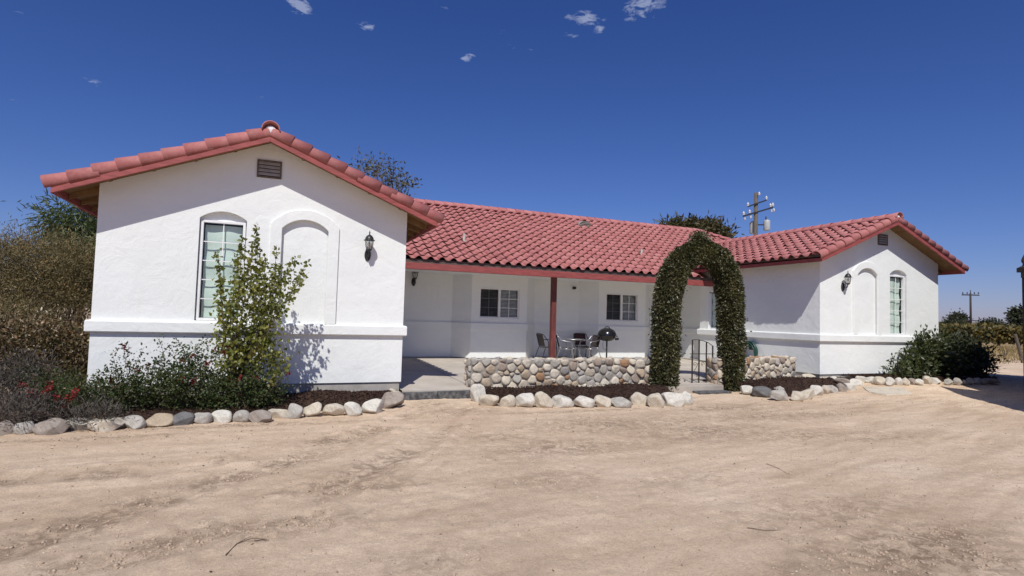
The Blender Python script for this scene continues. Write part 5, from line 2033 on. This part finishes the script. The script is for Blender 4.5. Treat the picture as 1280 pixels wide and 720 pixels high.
b.build('pedestal', M['black'], grill, smooth=True)
b = MB()
b.lathe([(.24, 0), (.24, .012), (.20, .03), (.04, .045)], (gxx, gyy, gz), 28)
b.build('base', M['black'], grill)
for s_ in (-1, 1):
    b = MB()
    b.tube([(gxx + s_ * .30, gyy - .07, gz + .85), (gxx + s_ * .37, gyy - .06, gz + .86), (gxx + s_ * .37, gyy + .06, gz + .86), (gxx + s_ * .30, gyy + .07, gz + .85)], .013, 6)
    b.build('side_handle', M['black'], grill, smooth=True, fixn=False)
b = MB()
b.box(gxx + .16, gyy - .30, gz + .74, gxx + .27, gyy - .22, gz + .82)
b.build('control_box', M['black'], grill, bevel=.01)
b = MB()
b.tube([(gxx - .2, gyy - .12, gz + .76), (gxx - .23, gyy - .12, gz + .6), (gxx - .21, gyy - .12, gz + .46), (gxx - .1, gyy - .1, gz + .42), (gxx - .02, gyy - .02, gz + .5)], .006, 6)
b.build('cord', M['black'], grill, smooth=True, fixn=False)


# ------------------------------------------------------------------ wall lanterns
def lantern(loc, label, s=1.0):
    x, y, z = loc
    t_ = thing('wall_lantern', label, 'lantern', loc, 'lanterns on the house walls')
    yc = y - .17 * s
    S = lambda pr_: [(r * s, h * s) for r, h in pr_]
    b = MB()
    n = 16
    V = []
    for (sc, d) in ((1.0, .002), (1.0, .02), (.8, .035)):
        for k in range(n):
            a = 2 * math.pi * k / n
            V.append((x + .062 * s * sc * math.cos(a), y - d * s, z - .115 * s + .12 * s * sc * math.sin(a)))
    b.add(V, [(r * n + k, r * n + (k + 1) % n, (r + 1) * n + (k + 1) % n, (r + 1) * n + k) for r in range(2) for k in range(n)] + [tuple(range(2 * n, 3 * n))])
    b.build('backplate', M['black'], t_, smooth=False)
    b = MB()
    b.tube([(x, y - .03 * s, z - .12 * s), (x, y - .09 * s, z - .15 * s), (x, y - .15 * s, z - .12 * s), (x, yc, z - .05 * s)], .014 * s, 8)
    b.tube([(x, y - .03 * s, z - .05 * s), (x, y - .08 * s, z - .03 * s), (x, y - .10 * s, z - .08 * s), (x, y - .06 * s, z - .11 * s)], .008 * s, 6)
    b.build('arm', M['black'], t_, smooth=True, fixn=False)
    b = MB()
    b.lathe(S([(.02, -.06), (.05, -.035), (.055, -.02), (.05, -.012)]), (x, yc, z), 16)
    b.build('cup', M['black'], t_, smooth=True)
    b = MB()
    b.lathe(S([(.050, -.012), (.066, .04), (.074, .10), (.076, .155)]), (x, yc, z), 8, cap=False)
    b.build('glass', M['lglass'], t_, fixn=False)
    b = MB()
    b.lathe(S([(.008, -.01), (.012, .03), (.03, .07), (.032, .09), (.015, .12), (.003, .125)]), (x, yc, z), 12)
    b.build('bulb', M['bulb'], t_, smooth=True)
    b = MB()
    for k in range(8):
        a = 2 * math.pi * k / 8
        b.tube([(x + r * s * math.cos(a), yc + r * s * math.sin(a), z + h * s) for r, h in ((.051, -.012), (.067, .04), (.075, .10), (.077, .155))], .0042 * s, 5)
    b.build('cage', M['black'], t_, fixn=False)
    b = MB()
    b.lathe(S([(.108, .15), (.104, .162), (.085, .172), (.078, .205), (.055, .24), (.025, .262), (.012, .268), (.010, .29), (.016, .30), (.010, .315), (.005, .345), (.001, .35)]), (x, yc, z), 20)
    b.build('cap', M['black'], t_, smooth=True)
    return t_


lantern((4.43, 0, 2.60), 'black carriage lantern on the sunlit gable of the left wing')
lantern((17.71, 0, 2.585), 'black carriage lantern on the gable of the right wing')
lantern((6.78, 6.48, 2.50), 'dark carriage lantern in the porch shade left of the first window', 1.12)
pl = thing('porch_light', 'small dark round light fitting high on the porch wall between the windows', 'light', (12.55, 6.48, 2.44))
b = MB()
b.lathe([(.055, 0), (.055, .02), (.04, .035), (.04, .06), (.05, .075), (.05, .11), (.03, .135), (.004, .14)], n=14)
mesh_obj('fitting', [(12.55 + x, 6.478 - z, 2.44 + y) for x, y, z in b.v], b.f, M['black'], pl, smooth=True)

# ------------------------------------------------------------------ hose on the side wall
hx, hy, hz_ = XR, 2.45, .46
hose = thing('garden_hose', 'coiled dark green garden hose hung on the side wall behind the short cobblestone wall', 'hose', (hx, hy, hz_))
b = MB()
rg = np.random.default_rng(130)
pts = []
for k in range(180):
    a = k * 2 * math.pi / 20
    r = .255 + .028 * math.sin(k * .7) + .012 * (k // 20 % 4)
    pts.append((hx - .045 - .012 * (k // 20), hy + r * math.cos(a), hz_ + r * math.sin(a) * 1.05))
b.tube(pts, .019, 6)
b.build('coil', M['hose'], hose, smooth=True, fixn=False)
b = MB()
b.box(hx - .16, hy - .10, hz_ + .15, hx - .003, hy + .10, hz_ + .20)
b.box(hx - .02, hy - .11, hz_ + .06, hx - .003, hy + .11, hz_ + .26)
b.build('hanger', M['hose'], hose, bevel=.006)


# ------------------------------------------------------------------ utility poles
def insulator(mb_, c, s=1.0):
    mb_.lathe([(.012 * s, 0), (.045 * s, .02 * s), (.05 * s, .05 * s), (.03 * s, .065 * s), (.06 * s, .085 * s), (.06 * s, .11 * s), (.03 * s, .13 * s), (.035 * s, .16 * s), (.01 * s, .18 * s)], c, 10)


D1 = 38.0
top = atd(945, 241, D1)
bot = np.array([top[0], top[1], GZ])
pole = thing('utility_pole', 'tall wooden utility pole with transformer behind the right wing roof', 'utility pole', tuple(bot), 'utility poles')
b = MB()
b.tube([bot, (bot + top) / 2, top], [.18, .15, .125], 12)
b.build('pole', M['polewood'], pole, smooth=True)


def cross(pa, pb, d, w, h, par):
    a_, b_ = atd(*pa, d), atd(*pb, d)
    # arms stand square to the line of sight, turned a little
    q = MB()
    a_[:2] += np.array([-.10, -.16])
    b_[:2] += np.array([-.10, -.16])
    q.bar(a_, b_, w, h)
    q.build('crossarm', M['black'] if w < .1 else M['polewood'], par)
    return a_, b_


a1, b1 = cross((934, 259), (957, 251), D1, .08, .09, pole)
a2, b2 = cross((928, 271), (965, 260), D1, .09, .10, pole)
b = MB()
insulator(b, tuple(atd(949, 244.5, D1 - .25)), 1.4)
for p in (a1, b1):
    insulator(b, (p[0], p[1], p[2] + .02), 1.5)
for s_ in (0.02, .22, .92, 1.0):
    q = a2 + (b2 - a2) * s_
    insulator(b, (q[0], q[1], q[2] + .05), 1.5)
    insulator(b, (q[0] + .1, q[1], q[2] - .28), 1.3)
b.build('insulator', M['ceramic'], pole, smooth=True, fixn=False)
tc_ = atd(958.5, 288, D1 - .3)
b = MB()
b.lathe([(.20, 0), (.21, .03), (.21, .62), (.19, .68), (.06, .72)], tuple(tc_), 18)
tk = b.build('transformer', M['tank'], pole, smooth=True)
b = MB()
b.lathe([(.04, .72), (.05, .76), (.03, .8), (.045, .85), (.02, .95)], tuple(tc_ + np.array([-.08, 0, 0])), 10)
b.build('bushing', M['black'], tk, smooth=True)
tc2 = atd(941, 292, D1 + .3)
b = MB()
b.lathe([(.20, 0), (.21, .03), (.21, .75), (.19, .80), (.06, .84)], tuple(tc2), 18)
b.build('transformer', M['tank'], pole, smooth=True)
b = MB()
b.bar(atd(946, 281, D1 - .1), atd(956, 281, D1 - .3), .05, .08)
b.build('bracket', M['black'], pole)

D2 = 85.0
top = atd(1213, 362.5, D2)
bot = np.array([top[0], top[1], GZ])
pole2 = thing('utility_pole', 'distant dark utility pole with one crossarm above the vineyard', 'utility pole', tuple(bot), 'utility poles')
b = MB()
b.tube([bot, (bot + top) / 2, top - np.array([0, 0, .5])], [.17, .14, .12], 10)
b.tube([top - np.array([0, 0, .5]), top], .05, 6)
b.build('pole', M['darkwood'], pole2, smooth=True)
b = MB()
b.bar(atd(1202.5, 368.5, D2), atd(1224, 369, D2), .12, .17)
b.build('crossarm', M['darkwood'], pole2)
b = MB()
b.bar(atd(1205, 400.5, D2), atd(1222, 401, D2), .10, .14)
b.build('crossarm', M['darkwood'], pole2)
b = MB()
for px in (1203.5, 1209, 1218, 1223):
    insulator(b, tuple(atd(px, 367.5, D2)), 1.6)
b.build('insulator', M['darkwood'], pole2, fixn=False)

# ------------------------------------------------------------------ dark gazebo at the right edge and an unseen block added for its shadow
gzA = np.array([18.75, -3.62])
gu, gv = np.array([-.61, -.79]), np.array([.79, -.61])
gaz = thing('gazebo', 'dark timber gazebo with shingled roof at the right edge of the yard', 'gazebo', (*(gzA + gu * 1.6 + gv * 1.6), GZ))
zE = 2.72
b = MB()
cs_ = [gzA, gzA + gu * 4, gzA + gu * 4 + gv * 3.2, gzA + gv * 3.2]
ap = gzA + gu * 2 + gv * 1.6
V = [(*q, zE) for q in cs_] + [(*q, zE + .10) for q in cs_] + [(*ap, zE + 1.3), (*ap, zE + 1.18)]
b.add(V, [(4, 5, 8), (5, 6, 8), (6, 7, 8), (7, 4, 8), (1, 0, 9), (2, 1, 9), (3, 2, 9), (0, 3, 9), (0, 1, 5, 4), (1, 2, 6, 5), (2, 3, 7, 6), (3, 0, 4, 7)])
b.build('roof', M['darkroof'], gaz)
for (i, j) in ((.12, .12), (3.88, .12), (3.88, 3.08), (.12, 3.08)):
    q = gzA + gu * i + gv * j
    b = MB()
    b.box(q[0] - .055, q[1] - .055, GZ - .1, q[0] + .055, q[1] + .055, zE + .05)
    b.build('post', M['darkwood'], gaz, bevel=.008)
b = MB()
for p0, p1 in ((cs_[0], cs_[1]), (cs_[1], cs_[2]), (cs_[2], cs_[3]), (cs_[3], cs_[0])):
    ii = lambda q: q + (ap - q) * .045
    b.bar((*ii(p0), zE - .06), (*ii(p1), zE - .06), .07, .14)
b.build('beam', M['darkwood'], gaz)
b = MB()
b.lathe([(.05, 0), (.03, .06), (.06, .12), (.05, .18), (.008, .28)], (*(gzA + (ap - gzA) * .06), zE + .13), 10)
b.build('finial', M['darkwood'], gaz, smooth=True)

blocker = thing('shadow_block', 'unseen grey board block added to cast shadow just outside the right edge behind the gazebo', 'shadow_block', (24.5, -2.5, GZ))  # out of view, shaped only to throw the wide shadow on the yard
bw_ = MB()
bd = np.array([.903, .43])
bn = np.array([.43, -.903])
b0_ = np.array([19.72, -3.66])
fnb = lambda u, w_, z: (*(b0_ + bd * u + bn * w_), z)
V = [fnb(0, 0, GZ - .1), fnb(7.6, 0, GZ - .1), fnb(7.6, 1.0, GZ - .1), fnb(0, 1.0, GZ - .1), fnb(0, 0, 4.9), fnb(7.6, 0, 2.0), fnb(7.6, 1.0, 2.0), fnb(0, 1.0, 4.9)]
bw_.add(V, [(0, 1, 5, 4), (1, 2, 6, 5), (2, 3, 7, 6), (3, 0, 4, 7)])
bw_.build('wall', M['blocker'], blocker)
br = MB()
A_ = [fnb(-.05, -.05, 4.93), fnb(7.7, -.05, 1.97), fnb(7.7, 1.08, 1.97), fnb(-.05, 1.08, 4.93)]
B_ = [(x, y, z + .09) for x, y, z in A_]
br.add(A_ + B_, [(3, 2, 1, 0), (4, 5, 6, 7), (0, 1, 5, 4), (1, 2, 6, 5), (2, 3, 7, 6), (3, 0, 4, 7)])
br.build('roof', M['darkroof'], blocker)

# ------------------------------------------------------------------ twigs lying on the dirt
for i, (pts_, lb) in enumerate((([(282, 694), (296, 680), (314, 671)], 'forked dry twig lying on the churned dirt in the left foreground'),
                                ([(934, 661), (955, 664), (976, 664)], 'thin straight dry twig on the smooth dirt in the centre right foreground'),
                                ([(958, 580), (972, 585), (986, 593)], 'short dry twig on the dirt right of the middle of the yard'),
                                ([(318, 676), (328, 674), (336, 677)], 'small curved twig beside the forked one in the left foreground'))):
    b = MB()
    P_ = []
    for (px, py) in pts_:
        q = at(px, py, 'Z', GZ)
        q[2] = ground_z(np.array([q[0]]), np.array([q[1]]))[0] + .008
        P_.append(q)
    b.tube(P_, [.0035, .003, .0015], 6)
    if i == 0:
        b.tube([P_[1], P_[1] + np.array([.10, .03, .015]), P_[1] + np.array([.2, .02, .0])], [.0035, .003, .0015], 5)
    setp(b.build('twig', M['twigb'], fixn=False), lb, 'twig', 'twigs on the dirt')

# bits of dry leaf blown about the yard
rg = np.random.default_rng(140)
n = 900
x, y = rg.uniform(-3, 21, n), rg.uniform(-10, -1.2, n)
near_rocks = rg.random(n) < .35
y = np.where(near_rocks, -2.6 + rg.normal(0, .5, n), y)
q = np.stack([x, y, ground_z(x, y) + .004], -1)
V, F_ = leaves(q, .026, rg, np.stack([rg.normal(0, 1, n), rg.normal(0, 1, n), np.zeros(n)], -1), up=.1, aspect=.45)
M['litter'] = leaf_mat('dry_leaf_litter', [(.05, .035, .022), (.10, .07, .045), (.16, .115, .07), (.07, .05, .03)], .9, .05)
setp(mesh_obj('leaf_litter', V, F_, M['litter']), 'bits of dry leaf scattered over the dirt yard', 'leaf litter', kind='stuff')
